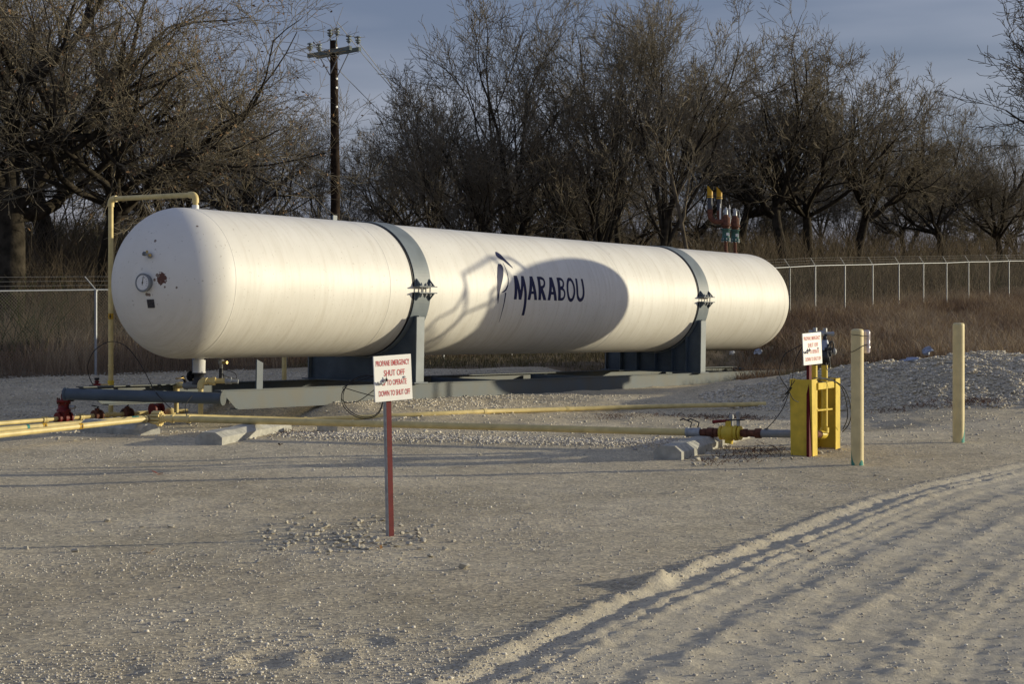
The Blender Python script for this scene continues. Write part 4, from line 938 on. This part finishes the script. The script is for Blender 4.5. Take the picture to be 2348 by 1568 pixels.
class Tree:
    def __init__(s, seed, H=9, r=.25, trunk=.28, nb=(7, 6, 6, 5, 4), ang=(50, 45, 45, 50, 50), wig=(.08, .20, .25, .3, .3, .3), up=(.0, .10, .07, .05, .04, .03), ratio=(1.25, .62, .62, .6, .55), lean=(0, 0), stems=1, tmin=.007, spread=0, first=.62):
        s.first = first
        s.R = random.Random(seed); s.br = [[] for _ in range(6)]; s.nb, s.ang, s.wig, s.up, s.ratio, s.tmin = nb, ang, wig, up, ratio, tmin
        g = s.R.gauss
        for k in range(stems):
            a = 2*math.pi*(k+s.R.random()*.6)/stems
            d = nrm((lean[0]+spread*math.cos(a), lean[1]+spread*math.sin(a), 1))
            o = V(math.cos(a)*r*.8, math.sin(a)*r*.8, -.15) if stems > 1 else V(0, 0, -.15)
            s.grow(o, d, H*trunk*(1 if stems == 1 else s.R.uniform(.8, 1.2)), r*(1 if stems == 1 else .62), 0)
    def grow(s, p, d, L_, r, lv):
        n = (9, 8, 6, 5, 4, 3)[lv]; g = s.R.gauss; w = s.wig[lv]; u = s.up[lv]; st = L_/(n-1); px, py, pz = p; dx, dy, dz = d
        pts = [(px, py, pz)]; rs = [r*(1.45 if lv == 0 else 1)]; end = (.62, .38, .38, .4, .45, .5)[lv]; ds = [(dx, dy, dz)]
        for i in range(1, n):
            dx += g(0, w); dy += g(0, w); dz += g(0, w*.8)+u; l = math.sqrt(dx*dx+dy*dy+dz*dz); dx /= l; dy /= l; dz /= l
            px += dx*st; py += dy*st; pz += dz*st; pts.append((px, py, pz)); ds.append((dx, dy, dz)); rs.append(max(s.tmin, r*(1-(1-end)*i/(n-1))))
        s.br[lv].append((pts, rs))
        if lv == 5: return
        m = s.nb[lv]; m = max(2, m+s.R.choice((-1, 0, 0, 1)))
        for c in range(m):
            f = (s.first+(1-s.first)*(c+.7)/m) if lv == 0 else (.22+.78*(c+s.R.random())/m)
            if c == m-1: f = 1
            i = min(n-1, int(round(f*(n-1)))); b = pts[i]; d0 = np.array(ds[i])
            ax = np.array((g(0, 1), g(0, 1), g(0, 1))); ax = np.cross(d0, ax); ax /= np.linalg.norm(ax)+1e-9
            if lv == 0: a_ = 2*math.pi*(c+.5*s.R.random())/m; h = np.array((math.cos(a_), math.sin(a_), 0)); ax = h-d0*(h@d0); ax /= np.linalg.norm(ax)
            an = math.radians(s.ang[lv]*s.R.uniform(.6, 1.25)*(.45 if c == m-1 and lv else 1))
            nd = d0*math.cos(an)+ax*math.sin(an)
            s.grow(b, tuple(nd), L_*s.ratio[lv]*s.R.uniform(.75, 1.2)*(1.15-.45*f if lv else 1), max(s.tmin, rs[i]*s.R.uniform(.5, .72)), lv+1)
    def meshes(s, name, mats, leaves=0, clump=0):
        def mk(nm, lvs, sides, m_):
            G = []
            for lv, k in zip(lvs, sides):
                if not s.br[lv]: continue
                C_ = np.array([b[0] for b in s.br[lv]]); Rr = np.array([b[1] for b in s.br[lv]]); G.append((C_, Rr, k))
            v, q = tubes_np(G); me = mesh_np(nm, v, [q], True); me.materials.append(m_); return me
        out = [('trunk', mk('trunk', [0], [10], mats[0]), None), ('limbs', mk('limbs', [1, 2], [7, 5], mats[0]), None), ('twigs', mk('twigs', [3, 4, 5], [3, 3, 3], mats[1]), 'stuff')]
        if leaves:
            ends = np.array([b[0][-1] for b in s.br[5]]+[b[0][1] for b in s.br[5]]); rg = np.random.default_rng(leaves)
            pk = ends[rg.integers(0, len(ends), leaves)]+rg.normal(0, .04, (leaves, 3)); a = rg.normal(size=(leaves, 3)); a /= np.linalg.norm(a, axis=1, keepdims=True); b = np.cross(a, rg.normal(size=(leaves, 3))); b /= np.linalg.norm(b, axis=1, keepdims=True)
            sz = rg.uniform(.03, .06, (leaves, 1)); vs = np.stack([pk-a*sz, pk+b*sz*.5, pk+a*sz, pk-b*sz*.5], 1).reshape(-1, 3); me = mesh_np('dry_leaves', vs, [np.arange(leaves*4).reshape(-1, 4)]); me.materials.append(M['dryleaf']); out.append(('dry_leaves', me, 'stuff'))
        return out
def plant(parts, x, y, label, rot=0, sc=1.0, group='bare trees behind the fence', name='bare_tree', z=None, cat='tree', sink=0):
    o = thing(name, (x, y, gz(x, y)-sink if z is None else z), label, cat, group); o.rotation_euler.z = rot; o.scale = (sc, sc, sc)
    for nm, me, kind in parts:
        c = bpy.data.objects.new(nm, me); COL.objects.link(c); c.parent = o
        if kind: c['kind'] = kind
    return o
dk = (M['bark'], M['twig_dark']); lt = (M['bark'], M['twig']); pl = (M['bark_pale'], M['twig'])
OAK = dict(nb=(8, 6, 6, 6, 4), ang=(44, 44, 44, 46, 46), wig=(.09, .24, .22, .19, .18, .16), up=(0, .07, .06, .05, .05, .05), tmin=.0052, first=.72)
def XY(px, Y): return (px-1173.5)/4000*Y, Y
t_oakbig = Tree(101, 11.5, .40, .36, lean=(.05, -.02), **OAK).meshes('a', lt, 2600)
t_oak2 = Tree(102, 9.5, .25, .42, **OAK).meshes('a', lt, 1800)
t_oak3 = Tree(103, 8.5, .20, .38, **OAK).meshes('a', lt, 900)
VASE = dict(nb=(6, 6, 6, 5, 4), ang=(34, 34, 38, 42, 45), wig=(.06, .10, .14, .18, .2, .2), up=(0, .10, .09, .07, .06, .05), ratio=(1.5, .62, .6, .6, .55))
t_vase1 = Tree(201, 9.5, .17, .26, stems=3, spread=.35, **{**VASE, 'nb': (4, 5, 5, 5, 4)}).meshes('a', dk)
t_vase2 = Tree(205, 10.5, .19, .30, **VASE).meshes('a', dk)
t_vase3 = Tree(209, 9.5, .16, .30, lean=(-.35, 0), **VASE).meshes('a', dk)
t_tall = Tree(212, 11.5, .16, .42, nb=(6, 6, 6, 5, 4), ang=(26, 34, 38, 42, 45), wig=(.05, .09, .14, .18, .2, .2), up=(.02, .11, .08, .06, .05, .05), ratio=(1.1, .55, .6, .6, .55)).meshes('a', lt)
t_shrub = Tree(301, 5.5, .11, .16, stems=5, spread=.55, nb=(4, 5, 5, 4, 4), ang=(30, 34, 38, 42, 45), wig=(.08, .12, .16, .2, .2, .2), up=(0, .06, .08, .06, .05, .05), ratio=(2.0, .62, .6, .6, .55)).meshes('a', lt)
t_dome1 = Tree(401, 11.5, .29, .34, first=.8, nb=(9, 6, 6, 5, 4), ang=(58, 44, 44, 44, 44), wig=(.05, .16, .2, .24, .26, .26), up=(0, .13, .10, .08, .06, .05), ratio=(1.22, .62, .6, .6, .55), tmin=.0085).meshes('a', dk)
t_dome2 = Tree(407, 10.5, .26, .36, first=.82, nb=(8, 6, 6, 5, 4), ang=(56, 44, 44, 44, 44), wig=(.05, .16, .2, .24, .26, .26), up=(0, .13, .10, .08, .06, .05), ratio=(1.2, .62, .6, .6, .55), tmin=.0085).meshes('a', dk)
def T(parts, px, Y, label, rot, sc, sink=0): x, y = XY(px, Y); return plant(parts, x, y, label, rot, sc, sink=sink)
T(t_oakbig, 10, 49.5, 'huge bare oak with a thick trunk at the left edge, its crown leaving the frame', .3, 1.25)
T(t_oak2, 238, 53, 'bare oak with an upright trunk just behind the near fence post', 1.1, 1.15)
T(t_oak3, 425, 58, 'bare oak rising behind the tall cream pipe over the tank end', 2.0, 1.05)
T(t_oak2, 560, 66, 'bare spreading oak between the cream pipe loop and the utility pole', 3.9, .8)
T(t_oak3, -190, 52, 'bare oak mostly outside the frame at the far left', 4.0, 1.25)
T(t_oakbig, 130, 62, 'bare oak deeper in the wood between the two leftmost trunks', 2.4, 1.05)
T(t_shrub, 640, 60, 'low many-stemmed bare tree left of the utility pole', .4, 1.05)
T(t_shrub, 735, 62, 'low many-stemmed bare tree at the foot of the utility pole', 2.4, 1.0)
T(t_shrub, 860, 60, 'low many-stemmed bare tree right of the utility pole', 4.1, .85)
T(t_vase3, 1090, 62, 'bare tree leaning left towards the utility pole', .0, 1.08)
T(t_vase1, 1010, 70, 'bare three-stemmed tree behind the first tank strap', 1.3, 1.12)
T(t_vase2, 1170, 64, 'bare vase-shaped tree above the gap between strap and emblem', .4, 1.18)
T(t_vase1, 1290, 62, 'bare three-stemmed tree above the lettering on the tank', 2.9, 1.2)
T(t_vase2, 1395, 66, 'bare vase-shaped tree reaching high in the middle of the wood', 2.2, 1.1)
T(t_tall, 1490, 62, 'tallest slender bare tree, its top leaving the frame near the second strap', .8, 1.02)
T(t_tall, 1560, 68, 'slender bare tree just left of the relief valve stacks', 3.1, .92)
T(t_tall, 1420, 75, 'slender bare tree set back behind the tallest one', 5.0, 1.12)
T(t_dome1, 1806, 90, 'stout bare oak with a domed crown, its trunk left of the far fence corner', .5, 1.22)
T(t_dome2, 1862, 93, 'stout bare oak sharing the domed crown, second trunk from the tank end', 2.5, 1.28)
T(t_dome1, 1960, 96, 'stout bare oak forming the right side of the domed crown', 4.2, 1.18)
T(t_dome2, 1690, 98, 'bare oak behind the relief valve stacks', 4.4, 1.2)
T(t_dome2, 2165, 104, 'smaller bare oak standing alone right of the domed crown', .9, 1.02)
T(t_dome1, 2290, 108, 'small bare oak under the overhanging branches at right', 1.9, .9)
T(t_dome1, 2500, 70, 'large bare tree reaching in from beyond the upper right corner', 3.6, 1.5)
# young pale stem leaning in front of the wood
g = Tree(501, 7.5, .075, .80, nb=(7, 4, 3, 3, 2), ang=(40, 40, 40, 40, 40), wig=(.03, .12, .15, .2, .2, .2), lean=(-.10, 0), ratio=(.28, .6, .6, .6, .5)).meshes('a', pl)
T(g, 1608, 58, 'slim pale leaning sapling between the second strap and the relief stacks', 0, 1.12)
# the wood behind: copies whose positions nothing in the photo tells apart
src = [t_oak3, t_vase2, t_vase1, t_oak2, t_dome2, t_shrub]
rr = random.Random(5)
k = 0
for px in list(range(-120, 800, 120))+list(range(800, 1600, 70))+list(range(1600, 2560, 50)):
    Y = rr.uniform(82, 104) if px < 1600 else rr.uniform(112, 135)
    x, y = XY(px+rr.uniform(-25, 25), Y)
    p_ = src[k % 5] if k % 4 else t_shrub
    plant(p_, x, y, 'bare brown tree deep in the wood behind the nearer trees', rr.uniform(0, 6.28), (rr.uniform(.75, .95) if px < 1600 else rr.uniform(.72, .95)) if p_ is not t_shrub else 1.25, 'bare trees deep in the wood'); k += 1

# ------------------------------------------------------------------ undergrowth, grass
def infrustum(x, y, m=.31): return np.abs(x/y) < m
def brushmass(name, pts, hmin, hmax, m_, seed, per=5, rad=.010, spread=.35):
    rg = np.random.default_rng(seed); n = len(pts)*per; base = np.repeat(pts, per, 0)+np.concatenate([rg.normal(0, .25, (n, 2)), np.zeros((n, 1))], 1)
    h = rg.uniform(hmin, hmax, n); dr = rg.normal(0, spread, (n, 2)); f = np.linspace(0, 1, 4)
    C_ = base[:, None]+np.concatenate([(dr[:, None]*h[:, None, None]*(f**1.4)[None, :, None]+rg.normal(0, .05, (n, 4, 2))*f[None, :, None]*h[:, None, None]), (f[None, :]*h[:, None])[..., None]], 2)
    Rr = rad*(1-.7*f)[None]*np.ones((n, 1)); v, q = tubes_np([(C_, Rr, 3)]); me = mesh_np(name, v, [q]); me.materials.append(m_)
    o = bpy.data.objects.new(name, me); COL.objects.link(o); o['kind'] = 'stuff'; return o
def scatter(n, x0, x1, y0, y1, cond, seed):
    rg = np.random.default_rng(seed); out = []
    y = rg.uniform(y0, y1, n*3); x = rg.uniform(x0, x1, n*3); m = cond(x, y); x, y = x[m][:n], y[m][:n]
    return np.stack([x, y, ground(x, y, False)], 1)
p_ = scatter(3600, -30, 6, 46, 90, lambda x, y: (fence_d(x, y) > 2.0) & infrustum(x, y, .33) & (vnoise(x*.35, y*.35, 8) > .32), 31)
brushmass('understory_brush', p_, .6, 2.5, M['brush'], 32, 6, .013, .32)
p_ = scatter(2600, 2, 50, 62, 125, lambda x, y: (fence_d(x, y) > 1.5) & infrustum(x, y, .33) & (vnoise(x*.3, y*.3, 9) > .25), 33)
brushmass('understory_brush', p_, .7, 3.4, M['brush'], 34, 6, .018, .32)
p_ = scatter(420, -30, 45, 46, 110, lambda x, y: (fence_d(x, y) > 2.5) & infrustum(x, y, .33) & (vnoise(x*.2, y*.2, 19) > .6), 35)
brushmass('evergreen_brush', p_, .6, 2.4, M['brushgreen'], 36, 14, .02, .4)
def grassmass(name, pts, h0, h1, w, m_, seed, per=4, hue=None, nb=2, curl=.35):
    rg = np.random.default_rng(seed); n = len(pts)*per; base = np.repeat(pts, per, 0)+np.concatenate([rg.normal(0, .10, (n, 2)), np.full((n, 1), -.02)], 1)
    clump = np.repeat(np.clip(.45+1.7*fbm(pts[:, 0], pts[:, 1], .30, 4, seed, .65), 0, 1), per)
    h = (h0+(h1-h0)*rg.random(n))*(.6+.8*clump); a = rg.uniform(0, 2*np.pi, n); sd_ = np.stack([np.cos(a), np.sin(a)*.3, 0*a], 1)*w; dr = rg.normal(0, curl, (n, 2))*h[:, None]
    dr3 = np.concatenate([dr, h[:, None]], 1); mid = base+dr3*np.array([.35, .35, .6]); tip = base+dr3
    v = np.stack([base-sd_, base+sd_, mid+sd_*.6, mid-sd_*.6, tip], 1).reshape(-1, 3); b = (np.arange(n)*5)[:, None]
    me = mesh_np(name, v, [b+np.array([[0, 1, 2, 3]]), b+np.array([[3, 2, 4]])]); me.materials.append(m_)
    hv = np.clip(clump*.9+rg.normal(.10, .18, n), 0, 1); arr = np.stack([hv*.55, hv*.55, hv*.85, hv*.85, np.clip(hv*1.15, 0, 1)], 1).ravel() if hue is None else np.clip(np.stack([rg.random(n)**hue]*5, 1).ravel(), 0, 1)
    at = me.attributes.new('hue', 'FLOAT', 'POINT'); at.data.foreach_set('value', arr.astype(np.float32))
    o = bpy.data.objects.new(name, me); COL.objects.link(o); o['kind'] = 'stuff'; return o
p_ = scatter(26000, 3, 36, 44, 104, lambda x, y: infrustum(x, y) & (x/y > .13) & (y > 45+1.2*fbm(x, y, .4, 3, 3)), 41)
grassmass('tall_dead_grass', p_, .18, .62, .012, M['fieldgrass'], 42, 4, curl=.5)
p_ = scatter(9000, -24, 2, 40, 64, lambda x, y: (fence_d(x, y) > .15) & (fence_d(x, y) < 14) & infrustum(x, y, .32), 43)
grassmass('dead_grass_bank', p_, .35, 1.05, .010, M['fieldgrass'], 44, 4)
p_ = scatter(9000, -6, 14, 38, 60, lambda x, y: (zone(x, y) > .45) & infrustum(x, y, .3) & (fence_d(x, y) < 2), 45)
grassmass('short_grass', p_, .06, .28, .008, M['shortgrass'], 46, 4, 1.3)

# ------------------------------------------------------------------ gravel and stones
def stones_np(name, pts, sz, m_, seed, flat=.6):
    rg = np.random.default_rng(seed); n = len(pts); O = np.array([(1, 0, 0), (-1, 0, 0), (0, 1, 0), (0, -1, 0), (0, 0, 1), (0, 0, -1)], float)
    q = rg.normal(size=(n, 3, 3)); q, _ = np.linalg.qr(q); v = O[None]*rg.uniform(.6, 1.25, (n, 6, 1)); v = v@q; v[..., 2] *= flat
    v = v*sz[:, None, None]+pts[:, None]; F = np.array([(0, 2, 4), (2, 1, 4), (1, 3, 4), (3, 0, 4), (2, 0, 5), (1, 2, 5), (3, 1, 5), (0, 3, 5)])
    f = (np.arange(n)*6)[:, None, None]+F[None]; me = mesh_np(name, v.reshape(-1, 3), [f.reshape(-1, 3)]); me.materials.append(m_)
    o = bpy.data.objects.new(name, me); COL.objects.link(o); o['kind'] = 'stuff'; return o
rg = np.random.default_rng(77)
n = 40000; y = 9.8+(26-9.8)*rg.random(n)**1.6; x = y*rg.uniform(-.31, .31, n)
den = .30+.9*ss(-.1, .5, fbm(x, y, .55, 4, 12)); q_ = trackq(x, y); den = den*(1-.35*ss(-.1, .1, q_))+.5*np.exp(-((q_-.05)/.16)**2); m = rg.random(n) < den*.95; x, y = x[m], y[m]
sz = rg.uniform(.006, .014, len(x))*(1+.9*(rg.random(len(x)) > .95)); z = ground(x, y)+sz*.15
stones_np('gravel', np.stack([x, y, z], 1), sz, M['gravel'], 78)
n = 16000; x = rg.uniform(-9, 12, n); y = rg.uniform(26, 38, n); m = infrustum(x, y, .32); x, y = x[m], y[m]
pl_ = pile(x, y); bank = ground(x, y, False); rx = x-TP[0]; ry = y-TP[1]; t_ = rx*TA[0]+ry*TA[1]; w__ = rx*TW[0]+ry*TW[1]
bk = (w__ > 1.35) & (w__ < 3.6) & (t_ > 1.5); m = (pl_ > .04) | bk | (rg.random(len(x)) < .18); x, y = x[m], y[m]; sz = rg.uniform(.014, .034, len(x))*(1+.5*(rg.random(len(x)) > .9))
stones_np('gravel_bank', np.stack([x, y, ground(x, y)+sz*.2], 1), sz, M['pilestone'], 79)
n = 26000; x = rg.uniform(3, 11.5, n); y = rg.uniform(31.5, 38, n); m = infrustum(x, y, .32) & (pile(x, y) > .03); x, y = x[m], y[m]; sz = rg.uniform(.015, .038, len(x))*(1+.8*(rg.random(len(x)) > .95))
stones_np('gravel_pile_stones', np.stack([x, y, ground(x, y)+sz*.25], 1), sz, M['pilestone'], 81)
n = 5000; x = rg.uniform(-13, 0, n); y = rg.uniform(33, 46, n); m = infrustum(x, y, .32) & (fence_d(x, y) < .3); x, y = x[m], y[m]; sz = rg.uniform(.02, .04, len(x))
stones_np('gravel_behind_tank', np.stack([x, y, ground(x, y)+sz*.2], 1), sz, M['pilestone'], 80)
n = 5200; f = rg.random(n); x = -3.6+6.6*f+rg.normal(0, .1, n); y = 27.1-1.9*f+rg.normal(0, .32, n); sz = rg.uniform(.012, .030, n)*(1+.6*(rg.random(n) > .93))
stones_np('gravel_strip', np.stack([x, y, ground(x, y)+sz*.2], 1), sz, M['gravel'], 83)
# picked-out stones
SM = []
for k in range(8):
    bm = bmesh.new(); r2 = random.Random(900+k)
    for i in range(13):
        v = nrm([r2.gauss(0, 1) for _ in range(3)])*r2.uniform(.85, 1.05)*V(1, .85, .7); bm.verts.new(v)
    bmesh.ops.convex_hull(bm, input=bm.verts[:]); bmesh.ops.delete(bm, geom=[v for v in bm.verts if not v.link_faces], context='VERTS')
    me = bpy.data.meshes.new('stone'); bm.to_mesh(me); bm.free(); me.materials.append(M['stone']); SM.append(me)
r3 = random.Random(12)
def stone(x, y, s, parent=GROUND):
    o = bpy.data.objects.new('stone', r3.choice(SM)); COL.objects.link(o); o.parent = parent; o.location = (x, y, gz(x, y)+s*.35); o.scale = (s*r3.uniform(.8, 1.2), s*r3.uniform(.8, 1.2), s*r3.uniform(.7, 1)); o.rotation_euler = (r3.uniform(-.4, .4), r3.uniform(-.4, .4), r3.uniform(0, 6.3))
for i in range(200):                                          # the scatter round the foreground sign
    px = r3.gauss(790, 120); py = 1232+r3.gauss(0, 20)+(px-800)*.01
    if not (590 < px < 1085): continue
    Y = 9600/(py-640); x, _ = XY(px, Y); stone(x, Y, r3.uniform(.018, .038)*(1.35 if r3.random() > .85 else 1))
for px, py, s in ((495, 1182, .03), (325, 1208, .032), (392, 1207, .036), (210, 1216, .03), (60, 1258, .036), (172, 1265, .038), (1064, 1308, .055), (530, 1158, .03), (523, 1165, .03), (590, 1290, .038), (245, 1194, .04), (580, 1155, .022), (605, 1158, .02),
                  (405, 975+14, .06), (130, 1000+10, .05), (172, 1012, .04), (620, 992, .05), (1100, 1042, .03), (1545, 1132, .035), (2005, 1095, .03), (1815, 1053, .04), (1838, 1052, .035), (1900, 1038, .04), (1925, 1034, .035), (1880, 1040, .05), (1700, 1058, .04), (1640, 1052, .045), (1655, 1046, .05), (1615, 1066, .04), (1600, 1055, .06), (1590, 1064, .04), (1625, 1042, .05), (1790, 1052, .03), (2250, 1040, .035), (2120, 1062, .03)):
    Y = 9600/(py-640); x, _ = XY(px, Y); stone(x, Y, s)
for i in range(70):                                           # larger rocks rolled to the foot of the pile
    x = r3.uniform(5.4, 10.2); yy = 32.1+(1.2 if x < 5.4 else 1.2*max(0, (8-x)/2.6))+abs(r3.gauss(0, .35)); stone(x, yy, r3.uniform(.03, .075))
for i in range(45):
    px = r3.uniform(0, 2300); py = r3.uniform(1070, 1540); Y = 9600/(py-640); x, _ = XY(px, Y)
    if trackq(np.array([x]), np.array([Y]))[0] < 0: stone(x, Y, r3.uniform(.012, .022))
# leaves and scraps on the ground
def scrap(px, py, m_, s, label, cat='leaf', name='dead_leaf', Y=None):
    Y = Y or 9600/(py-640); x, _ = XY(px, Y); z = gz(x, Y); r2 = random.Random(int(px)); b = MB()
    for k in range(3):
        a = r2.uniform(0, 6.28); d = V(math.cos(a), math.sin(a), r2.uniform(.1, .7))*s; e = V(-d[1], d[0], r2.uniform(-.3, .6)*s)*.5; o = V(x, Y, z+.01)
        b.add([o, o+d*.5+e*.6, o+d, o+d*.5-e*.6], [(0, 1, 2, 3)]); b.add([o+V(0, 0, -.004), o+d*.5+e*.6+V(0, 0, -.004), o+d+V(0, 0, -.004), o+d*.5-e*.6+V(0, 0, -.004)], [(3, 2, 1, 0)])
    return tag(b.build(name, m_), label, cat)
scrap(364, 1089, 'redleaf', .09, 'red curled leaf on the gravel at left, beyond the stones')
scrap(344, 1267, 'orangeleaf', .07, 'orange curled leaf on the gravel at lower left')
scrap(872, 1262, 'orangeleaf', .05, 'brown leaf among the stones at the foot of the foreground sign')
scrap(640, 1035-15, 'debris', .06, 'scrap of dark bark on the gravel below the long wheel stop')
scrap(1855, 1272, 'debris', .04, 'tiny brown scrap on the rutted track at right')
def bag(px, py, Y, s, m_, label):
    x, _ = XY(px, Y); z = max(gz(x, Y), P(px, py, Y)[2]); r2 = random.Random(int(px)); bm = bmesh.new(); bmesh.ops.create_icosphere(bm, subdivisions=2, radius=1)
    for v in bm.verts: v.co = v.co*r2.choice((.45, .6, .9, 1.15)); v.co.x += .25*v.co.z; v.co.x *= s[0]; v.co.y *= s[0]*.6; v.co.z *= s[1]
    me = bpy.data.meshes.new('litter'); bm.to_mesh(me); bm.free(); me.materials.append(M[m_]); o = bpy.data.objects.new('plastic_litter', me); COL.objects.link(o); o.location = (x, Y, z); return tag(o, label, 'litter')
bag(1678, 809, 52, (.10, .06), 'plastic_white', 'small white plastic scrap in the grass under the far tank end')
bag(1737, 807, 52, (.11, .11), 'plastic_blue', 'pale blue plastic bag in the grass just below the far tank end')
bag(2125, 804, 40, (.14, .11), 'plastic_blue', 'crumpled pale blue bag on the crest of the gravel pile')
bag(2085, 825, 35.4, (.20, .05), 'plastic_blue', 'flattened blue plastic sheet on the gravel pile face')
bag(1414, 838, 47, (.10, .07), 'plastic_white', 'white scrap in the short grass seen below the tank')
# weeds at the foot of the pile and along the buried pipe
def weeds(name, cells, seed, m_, h):
    pts = []
    r2 = random.Random(seed)
    for px, py, Y, n, sp in cells:
        for i in range(n): x, _ = XY(px+r2.gauss(0, sp), Y); yy = Y+r2.gauss(0, .15); pts.append((x, yy, gz(x, yy)-.02))
    brushmass(name, np.array(pts), h*.4, h, M[m_], seed, 9, .006, .9)
M['weed'] = mat('red_brown_weed', (.15, .085, .06), .95, var=.3, scale=4)
weeds('red_brown_weeds', [(2140, 935, 32.6, 14, 30), (2230, 925, 32.8, 46, 26), (2050, 938, 32.4, 14, 20), (1450, 930, 33.3, 18, 50), (1600, 930, 33.3, 26, 50), (1700, 926, 32.95, 34, 35), (650, 995, 27.2, 18, 30), (1705, 1050, 23.7, 16, 14), (1760, 1036, 24.3, 20, 26), (1640, 1060, 23.2, 10, 16)], 61, 'weed', .075)

# ------------------------------------------------------------------ the tank trailer parked out of frame, whose shadow falls on the tank
rv = V(-.21894, .97574, 0); sv = V(.96503, .21654, .14777); uv = V(-.1441854, -.03235308, .98902166); hs = nrm(V(sv[0], sv[1], 0))
SDIST = 9.9+15
def SP(r_, u_, dd=0): return sv*(SDIST+dd)+rv*r_+uv*u_
cc = SP(38.33, -.08); gzt = gz(cc[0], cc[1])
tr = thing('tank_trailer', (cc[0], cc[1], gzt), 'white tank trailer with a rear ladder parked beyond the right edge', 'trailer')
vs = []; n = 40; prof = []
for i in range(25):
    a = -math.pi/2+math.pi*i/24; s_ = math.sin(a); c_ = math.cos(a)
    prof.append((1.90*np.sign(s_)*abs(s_)**.85, abs(c_)**.55))
for h, k in prof:
    for j in range(n):
        a = 2*math.pi*j/n; vs.append(cc+rv*h+hs*1.15*k*math.cos(a)+V(0, 0, 1.50)*k*math.sin(a))
m_ = len(prof)
MB().add(vs, [(i*n+j, i*n+(j+1) % n, (i+1)*n+(j+1) % n, (i+1)*n+j) for i in range(m_-1) for j in range(n)], True).build('barrel', 'white', tr)
zc = cc[2]-1.35
MB().box(V(cc[0], cc[1], zc-.15)+rv*.35, rv*1.72, hs*.5, V(0, 0, .22)).build('chassis', 'steel_blue', tr)
MB().box(V(cc[0], cc[1], (zc-.35+gzt+.5)/2)+rv*.35, rv*1.5, hs*.42, V(0, 0, max(.1, (zc-.35-gzt-.5)/2))).build('hose_cabinet', 'steel_blue', tr)
for a in (-.7, .45, 1.55):
    for s_ in (-1, 1):
        w = V(cc[0], cc[1], gzt+.52)+rv*a+hs*s_*.95; wh = MB().disc(w, hs, .52, .3, 28).build('wheel', 'black', tr); MB().disc(w+hs*s_*.155, hs, .28, .02, 18).build('rim', 'galv', wh)
rail = lambda pts, r=.03: MB().tube([SP(a, b_) for a, b_ in pts], r, 8).build('handrail', 'galvdull', tr)
rail([(36.6, .9), (36.47, .76), (35.87, .62), (35.8, .97), (35.79, 1.45), (36.77, 1.69), (37.28, 1.6), (37.5, 1.25)], .045)
rail([(36.77, 1.69), (37.0, 1.15)], .035); rail([(36.55, 1.05), (36.4, .95), (36.45, .3)], .05)
rail([(35.87, .62), (35.8, .25), (35.62, -.1), (35.5, -.6), (35.5, -2.9)], .05); rail([(35.8, 1.2), (35.62, .75), (35.31, .62), (35.25, .1), (35.2, -.7), (35.2, -2.9)], .035); rail([(35.8, .25), (36.6, -.5)], .04)
rail([(35.31, .5), (35.87, .0)], .03)
